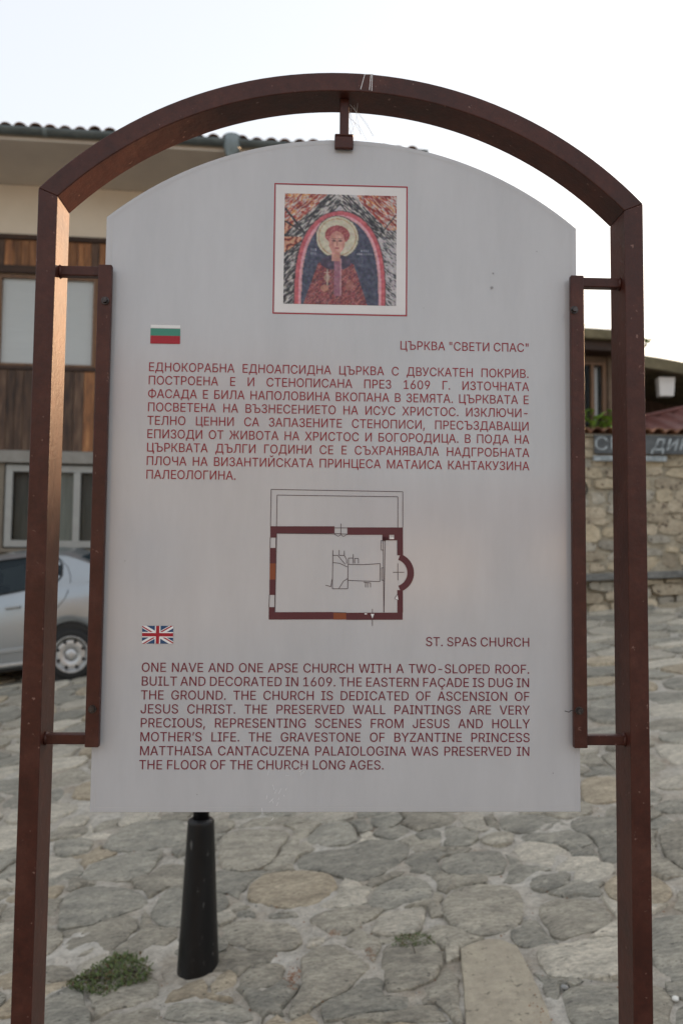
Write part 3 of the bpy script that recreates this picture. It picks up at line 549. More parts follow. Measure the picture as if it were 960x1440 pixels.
# ---- lettering: outlines of each capital, 200 units = cap height
GL = {
'"': '126|31 125 28 200 53 200 50 125|76 125 73 200 98 200 96 125',
',': '74|15 -47 27 28 54 28 33 -47',
'-': '178|132 96 132 74 45 74 45 96',
'.': '74|37 -2 31 0 25 3 21 9 19 16 21 23 25 29 31 33 37 34 44 33 50 29 54 23 55 16 54 9 50 3 44 0',
'0': '178|89 -3 68 0 51 9 37 24 27 45 21 70 19 100 21 130 27 155 37 176 51 190 69 200 89 203 110 200 127 190 141 176 151 155 157 130 159 100 157 70 151 45 141 24 127 9 110 0|89 19 103 22 114 29 123 41 130 57 134 76 135 100 134 124 130 143 123 159 114 171 103 178 89 181 75 178 64 171 55 159 48 143 44 124 43 100 44 76 48 57 55 41 64 29 75 22',
'1': '178|30 0 30 21 154 21 154 0|108 200 108 0 83 0 83 176 82 176 34 141 34 168 78 200',
'6': '178|89 -3 71 -1 56 6 43 16 33 29 27 45 25 64 27 78 31 94 40 112 54 134 99 200 127 200 59 103 57 103 60 108 65 113 70 117 77 121 84 123 92 123 109 122 124 116 136 107 145 94 151 79 153 62 151 44 145 29 135 16 122 6 106 -1|89 19 100 20 110 25 117 31 124 40 127 50 129 62 127 74 124 84 117 92 110 99 100 103 89 104 78 103 68 99 60 93 54 84 50 74 49 62 50 50 54 40 60 31 68 25 78 20',
'9': '178|89 203 106 201 122 194 135 184 145 171 151 155 153 136 151 122 147 106 138 88 124 66 79 0 51 0 119 97 121 97 118 92 113 87 107 83 101 79 94 77 86 77 69 78 54 84 42 93 33 106 27 121 25 138 27 156 33 172 43 184 56 194 71 201|89 181 78 180 68 175 60 169 54 160 51 150 49 138 51 126 54 116 60 108 68 101 78 97 89 96 100 97 110 101 118 107 124 116 127 126 129 138 127 150 124 160 118 169 110 175 100 180',
'A': '189|6 0 79 200 109 200 182 0 155 0 113 119 109 131 104 146 98 165 91 188 96 188 90 165 84 146 79 131 75 119 33 0|43 56 43 78 145 78 145 56',
'B': '179|24 0 24 200 95 200 114 198 129 193 141 185 150 174 155 161 157 147 155 135 152 126 147 118 140 112 132 108 124 105 124 103 133 101 143 97 151 89 158 80 163 68 164 54 163 39 157 26 148 15 135 7 118 2 97 0|49 22 96 22 116 25 130 31 137 41 140 54 138 63 135 72 128 80 120 86 110 89 98 91 49 91|49 112 94 112 104 113 113 116 121 122 127 128 131 137 132 146 130 159 123 169 111 175 94 178 49 178',
'C': '201|105 -3 81 0 59 10 41 25 27 45 19 70 16 100 19 129 27 155 41 175 59 190 81 200 105 203 120 202 134 198 147 193 158 185 168 176 176 164 182 152 186 137 161 137 158 147 153 155 147 162 140 168 133 173 124 177 115 179 105 179 88 177 72 170 59 159 49 143 43 123 41 100 43 76 49 57 59 41 72 30 88 23 105 21 115 21 124 24 133 27 140 32 147 38 153 45 158 53 161 63 186 63 182 49 176 36 168 24 158 15 147 7 134 2 120 -2',
'D': '197|86 0 38 0 38 22 84 22 107 25 125 32 139 43 149 59 155 78 157 100 155 123 149 142 139 157 126 168 108 175 87 178 37 178 37 200 89 200 116 197 139 188 157 174 170 154 179 129 181 100 179 71 170 47 157 27 138 12 114 3|49 200 49 0 24 0 24 200',
'E': '165|24 0 24 200 146 200 146 178 49 178 49 112 140 112 140 90 49 90 49 22 148 22 148 0',
'F': '161|24 0 24 200 145 200 145 178 49 178 49 109 136 109 136 87 49 87 49 0',
'G': '205|106 -3 81 0 59 10 41 25 27 45 19 71 16 100 19 129 27 155 41 175 59 190 80 200 104 203 119 202 134 198 147 192 159 184 168 175 177 164 183 151 186 137 160 137 157 146 152 155 147 162 140 168 132 173 124 176 115 178 104 179 87 177 72 170 59 159 49 143 43 123 41 100 43 76 49 57 59 41 72 30 88 23 106 21 122 23 136 28 147 37 156 48 161 63 163 80 171 78 111 78 111 101 188 101 188 79 185 56 177 36 165 19 148 7 128 0',
'H': '203|24 0 24 200 49 200 49 114 154 114 154 200 180 200 180 0 154 0 154 91 49 91 49 0',
'I': '118|12 0 12 22 46 22 46 178 12 178 12 200 106 200 106 178 72 178 72 22 106 22 106 0',
'J': '156|73 -3 49 1 30 13 17 32 13 57 13 68 38 68 38 57 41 41 48 29 59 22 73 20 87 22 97 29 104 41 107 57 107 200 132 200 132 57 128 32 116 13 97 1',
'L': '154|24 0 24 200 49 200 49 22 142 22 142 0',
'M': '247|24 0 24 200 60 200 109 74 111 69 113 62 115 56 118 48 120 41 122 33 125 26 126 19 121 19 123 25 125 32 127 40 130 48 132 55 134 62 137 68 139 74 187 200 223 200 223 0 198 0 198 114 198 121 198 129 198 137 199 145 199 154 199 162 199 171 199 180 202 180 199 170 196 161 193 152 189 143 187 134 184 127 181 120 179 114 134 0 112 0 67 114 65 120 63 126 60 134 57 142 54 151 51 160 47 170 44 180 47 180 47 172 47 164 47 155 48 146 48 137 48 129 48 121 48 114 48 0',
'N': '206|24 0 24 200 54 200 135 72 138 66 143 59 147 51 152 42 158 32 163 22 159 21 158 32 158 43 157 53 157 62 157 70 157 77 157 200 182 200 182 0 152 0 79 114 75 122 70 130 64 139 58 150 51 162 42 178 47 178 47 164 48 151 49 139 49 129 49 121 49 114 49 0',
'O': '210|105 -3 81 0 59 10 41 25 27 45 19 70 16 100 19 129 27 155 41 175 59 190 81 200 105 203 129 200 151 190 169 175 182 155 191 129 194 100 191 70 182 45 169 25 151 10 129 0|105 21 122 23 137 30 150 41 161 57 167 76 169 100 167 124 161 143 150 159 137 170 122 177 105 179 88 177 72 170 59 159 49 143 43 124 41 100 43 76 49 57 59 41 72 30 88 23',
'P': '175|24 0 24 200 92 200 114 198 131 192 144 182 153 169 159 154 161 137 159 120 153 104 144 91 131 81 114 75 92 73 43 73 43 95 91 95 106 97 117 101 125 107 131 115 134 125 135 137 134 148 131 158 125 166 117 172 105 176 91 178 49 178 49 0',
'R': '177|24 0 24 200 93 200 114 198 131 192 144 183 153 170 159 155 161 138 159 121 153 107 144 95 131 85 114 80 93 78 38 78 38 100 92 100 106 101 117 105 125 111 131 118 135 127 136 138 135 150 131 159 125 167 117 173 106 176 92 178 49 178 49 0|139 0 90 90 119 90 168 0',
'S': '176|88 -3 68 -2 50 4 36 12 25 24 18 38 15 54 41 54 43 43 49 34 56 28 65 23 76 20 88 19 101 20 112 24 122 29 130 36 134 45 136 55 135 63 131 70 124 76 116 80 107 84 96 87 72 94 50 102 34 114 24 128 20 146 23 162 29 176 40 187 54 196 71 201 89 203 108 201 124 196 138 187 148 176 155 163 158 149 133 149 128 162 119 172 105 178 88 180 76 179 66 176 57 171 51 164 47 157 45 148 47 138 51 131 58 125 67 121 75 118 83 115 104 110 113 107 122 104 132 99 141 93 149 86 155 78 159 67 161 54 158 39 152 25 141 13 127 4 109 -2',
'T': '176|12 178 12 200 164 200 164 178 101 178 101 0 76 0 76 178',
'U': '203|102 -3 80 -1 61 6 45 17 33 31 26 49 24 68 24 200 49 200 49 70 50 56 55 44 63 34 74 27 87 22 102 20 117 22 130 27 140 34 148 44 153 56 154 70 154 200 180 200 180 68 177 49 170 31 158 17 143 6 124 -1',
'V': '189|80 0 6 200 33 200 76 81 80 69 85 54 91 35 97 12 92 12 99 35 105 54 110 69 114 81 155 200 182 200 109 0',
'W': '270|61 0 6 200 32 200 64 77 67 67 69 57 71 47 73 37 76 26 77 16 74 16 76 26 79 37 81 47 83 57 86 67 88 77 120 200 149 200 181 77 184 67 187 57 189 47 191 37 193 26 195 16 192 16 194 26 196 37 198 47 201 57 203 67 206 77 237 200 263 200 208 0 179 0 145 127 141 140 138 154 135 169 132 187 137 187 135 170 132 155 129 141 125 127 91 0',
'Y': '186|80 0 80 82 6 200 36 200 76 135 82 125 87 115 93 104 98 91 88 91 93 104 99 115 104 125 110 135 150 200 179 200 105 82 105 0',
'Z': '172|16 0 16 18 108 151 114 160 120 169 127 178 134 187 137 179 125 178 112 178 100 178 88 178 16 178 16 200 156 200 156 181 66 51 60 41 53 32 45 22 38 13 35 21 48 22 60 22 72 22 84 22 157 22 157 0',
'Ç': '201|105 -3 81 0 59 10 41 25 27 45 19 70 16 100 19 129 27 155 41 175 59 190 81 200 105 203 120 202 134 198 147 193 158 185 168 176 176 164 182 152 186 137 161 137 158 147 153 155 147 162 140 168 133 173 124 177 115 179 105 179 88 177 72 170 59 159 49 143 43 123 41 100 43 76 49 57 59 41 72 30 88 23 105 21 115 21 124 24 133 27 140 32 147 38 153 45 158 53 161 63 186 63 182 49 176 36 168 24 158 15 147 7 134 2 120 -2|90 -57 90 -43 106 -43 112 -43 116 -41 118 -39 119 -34 118 -30 116 -28 112 -26 106 -26 94 -26 99 5 111 5 111 -1 111 -13 123 -15 130 -19 135 -25 137 -35 135 -45 129 -52 119 -56 106 -57',
'А': '189|6 0 79 200 109 200 182 0 155 0 113 119 109 131 104 146 98 165 91 188 96 188 90 165 84 146 79 131 75 119 33 0|43 56 43 78 145 78 145 56',
'Б': '177|24 0 24 200 143 200 143 178 49 178 49 116 95 116 114 114 130 109 144 101 153 90 159 76 161 59 159 42 153 28 144 16 130 7 114 2 95 0|49 22 94 22 112 25 126 32 134 44 137 59 134 74 126 85 112 92 94 94 49 94',
'В': '179|24 0 24 200 95 200 114 198 129 193 141 185 150 174 155 161 157 147 155 135 152 126 147 118 140 112 132 108 124 105 124 103 133 101 143 97 151 89 158 80 163 68 164 54 163 39 157 26 148 15 135 7 118 2 97 0|49 22 96 22 116 25 130 31 137 41 140 54 138 63 135 72 128 80 120 86 110 89 98 91 49 91|49 112 94 112 104 113 113 116 121 122 127 128 131 137 132 146 130 159 123 169 111 175 94 178 49 178',
'Г': '158|145 200 145 178 49 178 49 0 24 0 24 200',
'Д': '224|12 -43 12 22 29 22 34 27 38 34 42 42 46 52 49 64 52 78 55 95 57 116 64 200 189 200 189 22 211 22 211 -43 187 -43 187 0 37 0 37 -43|58 22 164 22 164 178 87 178 82 116 80 95 77 76 74 59 69 44 64 31',
'Е': '165|24 0 24 200 146 200 146 178 49 178 49 112 140 112 140 90 49 90 49 22 148 22 148 0',
'Ж': '263|144 200 144 0 119 0 119 200|7 0 72 104 12 200 43 200 95 111 169 111 220 200 250 200 191 104 255 0 226 0 173 89 90 89 36 0',
'З': '169|85 -3 66 -1 50 4 36 12 26 23 19 37 16 52 42 52 44 42 48 34 55 28 63 23 73 21 85 20 97 21 107 24 116 29 123 36 127 45 128 55 127 65 123 74 116 81 107 87 95 90 81 91 65 91 65 114 81 114 93 115 102 118 110 123 116 130 120 138 121 147 120 157 117 165 112 172 104 177 95 180 85 181 75 180 66 177 57 172 51 166 47 158 45 149 21 149 23 164 30 177 40 188 53 196 69 201 86 203 103 201 118 195 130 187 139 176 144 163 146 149 144 133 137 120 127 110 113 104 113 102 125 99 135 94 143 86 148 77 152 66 153 55 151 39 144 25 134 14 120 5 104 -1',
'И': '206|182 0 157 0 157 114 157 121 157 129 157 139 158 151 158 164 159 178 163 178 155 162 148 150 142 139 136 130 131 122 126 114 54 0 24 0 24 200 49 200 49 77 49 70 49 62 49 53 48 43 48 32 47 21 43 22 48 32 53 42 59 51 63 59 67 66 71 72 152 200 182 200',
'Й': '206|182 0 157 0 157 114 157 121 157 129 157 139 158 151 158 164 159 178 163 178 155 162 148 150 142 139 136 130 131 122 126 114 54 0 24 0 24 200 49 200 49 77 49 70 49 62 49 53 48 43 48 32 47 21 43 22 48 32 53 42 59 51 63 59 67 66 71 72 152 200 182 200|103 221 93 222 83 226 76 232 70 240 66 249 64 259 82 259 83 251 88 244 95 240 103 238 112 240 118 244 123 251 124 259 142 259 141 249 137 240 131 232 123 226 114 222',
'К': '183|24 0 24 200 49 200 49 113 77 113 142 200 173 200 99 103 176 0 146 0 78 91 49 91 49 0',
'Л': '204|12 0 12 22 18 22 26 23 33 26 38 31 42 40 45 53 47 71 57 200 181 200 181 0 155 0 155 178 80 178 72 69 70 52 67 38 63 26 58 17 51 9 43 4 33 1 20 0',
'М': '247|24 0 24 200 60 200 109 74 111 69 113 62 115 56 118 48 120 41 122 33 125 26 126 19 121 19 123 25 125 32 127 40 130 48 132 55 134 62 137 68 139 74 187 200 223 200 223 0 198 0 198 114 198 121 198 129 198 137 199 145 199 154 199 162 199 171 199 180 202 180 199 170 196 161 193 152 189 143 187 134 184 127 181 120 179 114 134 0 112 0 67 114 65 120 63 126 60 134 57 142 54 151 51 160 47 170 44 180 47 180 47 172 47 164 47 155 48 146 48 137 48 129 48 121 48 114 48 0',
'Н': '203|24 0 24 200 49 200 49 114 154 114 154 200 180 200 180 0 154 0 154 91 49 91 49 0',
'О': '210|105 -3 81 0 59 10 41 25 27 45 19 70 16 100 19 129 27 155 41 175 59 190 81 200 105 203 129 200 151 190 169 175 182 155 191 129 194 100 191 70 182 45 169 25 151 10 129 0|105 21 122 23 137 30 150 41 161 57 167 76 169 100 167 124 161 143 150 159 137 170 122 177 105 179 88 177 72 170 59 159 49 143 43 124 41 100 43 76 49 57 59 41 72 30 88 23',
'П': '203|180 200 180 0 154 0 154 178 49 178 49 0 24 0 24 200',
'Р': '175|24 0 24 200 92 200 114 198 131 192 144 182 153 169 159 154 161 137 159 120 153 104 144 91 131 81 114 75 92 73 43 73 43 95 91 95 106 97 117 101 125 107 131 115 134 125 135 137 134 148 131 158 125 166 117 172 105 176 91 178 49 178 49 0',
'С': '201|105 -3 81 0 59 10 41 25 27 45 19 70 16 100 19 129 27 155 41 175 59 190 81 200 105 203 120 202 134 198 147 193 158 185 168 176 176 164 182 152 186 137 161 137 158 147 153 155 147 162 140 168 133 173 124 177 115 179 105 179 88 177 72 170 59 159 49 143 43 123 41 100 43 76 49 57 59 41 72 30 88 23 105 21 115 21 124 24 133 27 140 32 147 38 153 45 158 53 161 63 186 63 182 49 176 36 168 24 158 15 147 7 134 2 120 -2',
'Т': '176|12 178 12 200 164 200 164 178 101 178 101 0 76 0 76 178',
'У': '172|34 0 34 23 48 23 57 23 64 26 69 30 73 36 77 46 6 200 34 200 61 140 67 125 73 111 78 98 82 85 87 72 91 58 84 58 91 77 97 96 105 117 114 140 138 200 165 200 96 33 92 24 87 16 80 9 72 4 61 1 48 0',
'Ф': '227|105 14 79 17 58 25 40 37 27 54 19 75 16 100 19 125 27 146 40 163 58 175 79 183 105 186 122 186 148 183 170 175 187 163 200 146 209 125 211 100 209 75 200 54 187 37 170 25 148 17 122 14|106 38 121 38 141 40 157 45 170 54 179 66 185 82 187 100 185 118 179 134 170 146 157 155 141 160 121 162 106 162 86 160 70 155 57 146 48 134 42 118 40 100 42 82 48 66 57 54 70 45 86 40|101 -11 101 211 126 211 126 -11',
'Х': '186|7 0 85 112 85 93 12 200 41 200 70 157 76 149 80 142 84 136 88 129 92 123 96 115 91 115 95 122 99 129 103 136 107 142 112 149 117 157 147 200 175 200 102 94 102 113 179 0 150 0 115 51 110 58 106 65 102 71 98 77 95 83 91 91 96 91 92 84 89 77 85 71 81 65 77 59 71 51 36 0',
'Ц': '197|174 0 24 0 24 200 49 200 49 22 148 22 148 200 174 200|169 -43 169 0 159 0 159 22 193 22 193 -43',
'Ч': '191|88 75 68 76 52 81 39 90 29 102 23 118 21 139 21 200 46 200 46 139 49 120 59 107 73 100 91 97 107 99 122 103 137 109 150 118 150 93 137 85 122 80 106 76|142 0 142 200 168 200 168 0',
'Щ': '266|24 200 49 200 49 22 118 22 118 200 144 200 144 22 213 22 213 200 238 200 238 0 24 0|234 -43 234 0 224 0 224 22 258 22 258 -43',
'Ъ': '223|12 179 12 200 74 200 74 179|88 121 143 121 162 119 178 114 192 105 202 93 208 79 210 62 208 44 202 29 192 17 178 8 162 2 143 0 70 0 70 200 95 200 95 22 142 22 160 25 173 33 182 45 185 62 184 72 180 81 173 89 165 94 155 98 142 99 88 99',
'Ю': '278|92 112 92 90 36 90 36 112|49 200 49 0 24 0 24 200|174 -3 149 0 128 10 110 25 96 45 87 70 85 100 87 129 96 155 110 175 128 190 149 200 174 203 198 200 220 190 237 175 251 155 260 129 263 100 260 70 251 45 237 25 220 10 198 0|174 21 191 23 206 30 219 41 229 57 236 76 238 100 236 124 229 143 219 159 206 170 191 177 174 179 157 177 141 170 128 159 118 143 112 124 109 100 112 76 118 57 128 41 141 30 157 23',
'Я': '177|153 0 128 0 128 178 85 178 71 176 60 173 51 167 45 159 42 150 41 138 42 127 45 118 51 111 60 105 71 101 85 100 139 100 139 78 84 78 63 80 46 85 33 95 23 107 17 121 16 138 17 155 23 170 32 183 46 192 63 198 84 200 153 200|38 0 8 0 58 90 86 90',
'д': '168|5 -43 5 22 17 22 22 27 25 32 28 39 31 46 33 54 35 64 37 76 38 91 43 149 140 149 140 22 163 22 163 -43 139 -43 139 0 29 0 29 -43|45 22 116 22 116 127 65 127 62 91 59 69 56 50 51 34',
'и': '161|141 0 117 0 117 108 115 108 44 0 21 0 21 149 45 149 45 41 46 41 118 149 141 149',
'н': '161|121 88 121 66 39 66 39 88|45 149 45 0 21 0 21 149|140 149 140 0 116 0 116 149',
'’': '70|20 125 32 200 59 200 39 125',
' ': '74'}
GLY = {}
for ch, s in GL.items():
    a, *ls = s.split('|')
    loops = []
    for q in ls:
        n_ = list(map(int, q.split())); loops.append(list(zip(n_[::2], n_[1::2])))
    GLY[ch] = (int(a), loops)
def winding(x, y, loops):
    w_ = 0
    for P in loops:
        for i in range(len(P)):
            (x0, y0), (x1, y1) = P[i], P[(i+1) % len(P)]
            if (y0 > y) != (y1 > y):
                if x < x0+(y-y0)*(x1-x0)/(y1-y0): w_ += 1 if y1 > y0 else -1
    return w_
GT = {}
for ch, (a, loops) in GLY.items():
    if not loops: GT[ch] = ([], []); continue
    V = []; E_ = []
    for P in loops:
        b = len(V); V += [Vector(p) for p in P]; E_ += [(b+i, b+(i+1) % len(P)) for i in range(len(P))]
    r_ = delaunay_2d_cdt(V, E_, [], 0, .01)
    gv = [(p.x, p.y) for p in r_[0]]
    GT[ch] = (gv, [f for f in r_[2] if winding(sum(gv[i][0] for i in f)/3+.013, sum(gv[i][1] for i in f)/3+.017, loops) != 0])
def width(t): return sum(GLY[c][0] for c in t)/200
BOLD = ((-.00006, 0, 0), (.00006, 0, .00002), (0, .00006, .00004))     # ink spreads a little beyond each outline
def text_mesh(name, items, m, parent, y=-.0004):
    """items: (text, x, z, cap, xscale, slant)"""
    mb = MB()
    for t, x, z, cap, xs_, sl in items:
        for ch in t:
            gv, gf = GT[ch]
            for ox, oz, oy in BOLD: mb.add([(x+(px*xs_+pz*sl)*cap/200+ox, y-oy, z+pz*cap/200+oz) for px, pz in gv], gf)
            x += GLY[ch][0]*cap/200*xs_
    me = mb.mesh(name)
    return link(name, me, m, parent)
CAP = 0.01295
def para(lines, x0, x1, z0, pitch, xs_):
    for i, t in enumerate(lines):
        z = z0-pitch*i; ws = t.split(' ')
        if i < len(lines)-1:
            tot = sum(width(q) for q in ws)*CAP*xs_; gap = (x1-x0-tot)/(len(ws)-1)
        else: gap = width(' ')*CAP*xs_
        x = x0; it = []
        for q in ws:
            it.append((q, x, z, CAP, xs_, 0)); x += width(q)*CAP*xs_+gap
        text_mesh('text_line', it, MT['ink'] if xs_ < .94 else MT['ink2'], panel)
para(["ЕДНОКОРАБНА ЕДНОАПСИДНА ЦЪРКВА С ДВУСКАТЕН ПОКРИВ.", "ПОСТРОЕНА Е И СТЕНОПИСАНА ПРЕЗ 1609 Г. ИЗТОЧНАТА",
      "ФАСАДА Е БИЛА НАПОЛОВИНА ВКОПАНА В ЗЕМЯТА. ЦЪРКВАТА Е", "ПОСВЕТЕНА НА ВЪЗНЕСЕНИЕТО НА ИСУС ХРИСТОС. ИЗКЛЮЧИ-",
      "ТЕЛНО ЦЕННИ СА ЗАПАЗЕНИТЕ СТЕНОПИСИ, ПРЕСЪЗДАВАЩИ", "ЕПИЗОДИ ОТ ЖИВОТА НА ХРИСТОС И БОГОРОДИЦА. В ПОДА НА",
      "ЦЪРКВАТА ДЪЛГИ ГОДИНИ СЕ Е СЪХРАНЯВАЛА НАДГРОБНАТА", "ПЛОЧА НА ВИЗАНТИЙСКАТА ПРИНЦЕСА МАТАИСА КАНТАКУЗИНА",
      "ПАЛЕОЛОГИНА."], -.2838, .2778, 1.8276, .01975, .915)
para(["ONE NAVE AND ONE APSE CHURCH WITH A TWO-SLOPED ROOF.", "BUILT AND DECORATED IN 1609. THE EASTERN FAÇADE IS DUG IN",
      "THE GROUND. THE CHURCH IS DEDICATED OF ASCENSION OF", "JESUS CHRIST. THE PRESERVED WALL PAINTINGS ARE VERY",
      "PRECIOUS, REPRESENTING SCENES FROM JESUS AND HOLLY", "MOTHER’S LIFE. THE GRAVESTONE OF BYZANTINE PRINCESS",
      "MATTHAISA CANTACUZENA PALAIOLOGINA WAS PRESERVED IN", "THE FLOOR OF THE CHURCH LONG AGES."], -.2832, .2770, 1.3922, .01960, .965)
t = 'ЦЪРКВА "СВЕТИ СПАС"'; text_mesh('heading', [(t, .2785-width(t)*CAP*.918, 1.8667, CAP, .918, 0)], MT['ink'], panel)
t = 'ST. SPAS CHURCH'; text_mesh('heading', [(t, .2775-width(t)*CAP*.955, 1.4311, CAP, .955, 0)], MT['ink2'], panel)

def quads(name, rects, m, parent, y):
    mb = MB()
    for r_ in rects: mb.add([(p[0], y, p[1]) for p in r_], [tuple(range(len(r_)))])
    return mb.build(name, m, parent)
def rect(a, b, c, d): return [(a, c), (b, c), (b, d), (a, d)]
def seg(a, b, w_):
    dx, dz = b[0]-a[0], b[1]-a[1]; L = math.hypot(dx, dz) or 1; nx_, nz_ = -dz/L*w_/2, dx/L*w_/2
    return [(a[0]-nx_, a[1]-nz_), (b[0]-nx_, b[1]-nz_), (b[0]+nx_, b[1]+nz_), (a[0]+nx_, a[1]+nz_)]
# border of the picture
x0, x1, z0, z1, t_ = -.1038, .0952, 1.9169, 2.1150, .0017
quads('picture_border', [rect(x0, x1, z1-t_, z1), rect(x0, x1, z0, z0+t_), rect(x0, x0+t_, z0+t_, z1-t_), rect(x1-t_, x1, z0+t_, z1-t_)], MT['red_ink'], panel, -.0004)
# flags
fx0, fx1, fz0, fz1 = -.2815, -.2383, 1.8685, 1.8922; h3 = (fz1-fz0)
fl = quads('bulgarian_flag', [rect(fx0, fx1, fz1-.0003, fz1+.0042)], MT['white_ink'], panel, -.0004)
quads('green_stripe', [rect(fx0, fx1, fz0+h3*.5, fz1-.0012)], MT['green_ink'], fl, -.0006)
quads('red_stripe', [rect(fx0, fx1, fz0, fz0+h3*.5)], MT['red_ink'], fl, -.0006)
ux0, ux1, uz0, uz1 = -.2829, -.2388, 1.4322, 1.4576; cx, cz = (ux0+ux1)/2, (uz0+uz1)/2; W_, H_ = ux1-ux0, uz1-uz0
uk = quads('british_flag', [rect(ux0, ux1, uz0, uz1)], MT['blue_ink'], panel, -.0004)
def clipseg(a, b, w_):
    P = seg(a, b, w_)
    def clip(P, f, g_):
        Q = []
        for i in range(len(P)):
            p, q = P[i], P[(i+1) % len(P)]; dp, dq = f(p), f(q)
            if dp >= 0: Q.append(p)
            if dp*dq < 0: t = dp/(dp-dq); Q.append((p[0]+(q[0]-p[0])*t, p[1]+(q[1]-p[1])*t))
        return Q
    for f in (lambda p: p[0]-ux0, lambda p: ux1-p[0], lambda p: p[1]-uz0, lambda p: uz1-p[1]): P = clip(P, f, 0)
    return P
quads('white_saltire', [clipseg((ux0-.004, uz0-.0023), (ux1+.004, uz1+.0023), .0058), clipseg((ux0-.004, uz1+.0023), (ux1+.004, uz0-.0023), .0058)][:1], MT['white_ink'], uk, -.00055)
quads('white_saltire', [clipseg((ux0-.004, uz1+.0023), (ux1+.004, uz0-.0023), .0058)], MT['white_ink'], uk, -.0006)
def half(a, b, off):
    dx, dz = b[0]-a[0], b[1]-a[1]; L = math.hypot(dx, dz); nx_, nz_ = -dz/L*off, dx/L*off
    return clipseg((a[0]+nx_, a[1]+nz_), (b[0]+nx_, b[1]+nz_), .0018)
quads('red_saltire', [half((ux0, uz0), (cx, cz), -.0010), half((cx, cz), (ux1, uz1), .0010), half((ux0, uz1), (cx, cz), -.0010), half((cx, cz), (ux1, uz0), .0010)], MT['red_ink'], uk, -.00065)
quads('white_cross', [rect(ux0, cx-.0039, cz-.0039, cz+.0039), rect(cx+.0039, ux1, cz-.0039, cz+.0039), rect(cx-.0039, cx+.0039, uz0, uz1)], MT['white_ink'], uk, -.00075)
quads('red_cross', [rect(ux0, cx-.0024, cz-.0024, cz+.0024), rect(cx+.0024, ux1, cz-.0024, cz+.0024), rect(cx-.0024, cx+.0024, uz0, uz1)], MT['red_ink'], uk, -.00085)

# floor plan of the church
def pl(x, y): return (-0.12361425+0.00025883*x+0.00000265*y, (1.66456412)+(0.00000268)*x+(-0.00025833)*y)
def PR(a, b, c, d): return [pl(a, c), pl(b, c), pl(b, d), pl(a, d)]
def PS(a, b, w_): return seg(pl(*a), pl(*b), w_*.000265)
plan = quads('floor_plan', [PR(80, 440, 241, 281), PR(512, 826, 247, 289), PR(709, 748, 289, 320), PR(748, 776, 313, 320), PR(776, 826, 289, 320), PR(709, 748, 300, 320),
    PR(80, 116, 281, 305), PR(78, 112, 363, 450), PR(77, 110, 540, 626), PR(74, 108, 694, 763), PR(108, 434, 722, 763), PR(505, 822, 726, 766),
    PR(794, 826, 320, 405), PR(792, 824, 600, 726)], MT['plan'], panel, -.00042)
ap_ = []
A0 = [(math.cos(a), math.sin(a)) for a in [D2(-72+144*i/20) for i in range(21)]]
for i in range(20):
    (c0, s0), (c1, s1) = A0[i], A0[i+1]
    ap_.append([pl(775+73*c0*1.02, 503+98*s0*.78), pl(775+73*c1*1.02, 503+98*s1*.78), pl(778+109*c1, 503+111*s1), pl(778+109*c0, 503+111*s0)])
quads('apse_wall', ap_, MT['plan'], plan, -.00046)
for q_ in (PR(78, 111, 450, 540), PR(434, 505, 724, 764)): quads('orange_infill', [q_], MT['orange_ink'], plan, -.00044)
ol = [((84, 33), (826, 44)), ((84, 33), (81, 241)), ((826, 44), (825, 247)), ((117, 65), (798, 73)), ((117, 65), (115, 241)), ((798, 73), (797, 247)),
      ((112, 305), (112, 363)), ((80, 305), (79, 363)), ((108, 626), (107, 694)), ((77, 626), (75, 694)), ((440, 250), (512, 250)), ((440, 282), (512, 285)), ((476, 225), (476, 290)),
      ((440, 285), (460, 298)), ((460, 298), (476, 288)), ((476, 288), (490, 298)), ((490, 298), (512, 287)),
      ((116, 281), (440, 284)), ((116, 281), (108, 722)), ((434, 724), (505, 726)), ((794, 320), (794, 405)),
      ((725, 320), (717, 724)), ((714, 320), (716, 724)), ((702, 320), (702, 375)), ((702, 375), (716, 375)), ((700, 322), (728, 322)),
      ((431, 375), (428, 592)), ((428, 592), (514, 592)), ((514, 592), (516, 455)), ((431, 405), (458, 405)), ((458, 405), (500, 455)), ((466, 375), (466, 405)), ((495, 378), (495, 405)), ((466, 405), (495, 405)),
      ((431, 445), (470, 450)), ((470, 450), (512, 470)), ((495, 405), (508, 430)), ((508, 430), (508, 452)), ((465, 590), (490, 550)), ((490, 550), (514, 535)), ((390, 572), (420, 580)), ((420, 580), (426, 540)),
      ((518, 455), (600, 457)), ((600, 457), (697, 451)), ((697, 451), (695, 552)), ((695, 552), (600, 549)), ((600, 549), (516, 545)), ((518, 420), (518, 455)), ((518, 420), (545, 420)), ((545, 398), (545, 450)), ((553, 422), (574, 422)), ((574, 422), (574, 450)), ((553, 422), (553, 450)),
      ((705, 475), (716, 475)), ((705, 475), (705, 545)), ((705, 545), (716, 545)), ((614, 556), (614, 585)), ((626, 560), (626, 585)), ((642, 560), (642, 585)), ((604, 556), (642, 560)),
      ((768, 500), (832, 500)), ((796, 450), (796, 545)), ((792, 625), (778, 648)), ((778, 648), (798, 655)), ((652, 705), (652, 800)), ((640, 735), (652, 760)), ((664, 735), (652, 760))]
quads('plan_line', [PS(a, b, 3.2) for a, b in ol], MT['line'], plan, -.0005)
for q_ in (PR(752, 774, 304, 313), [pl(642, 733), pl(662, 733), pl(652, 758)], PR(608, 622, 730, 736), [pl(793, 627), pl(798, 655), pl(780, 648)]): quads('window_mark', [q_], MT['white_ink'], plan, -.00055)

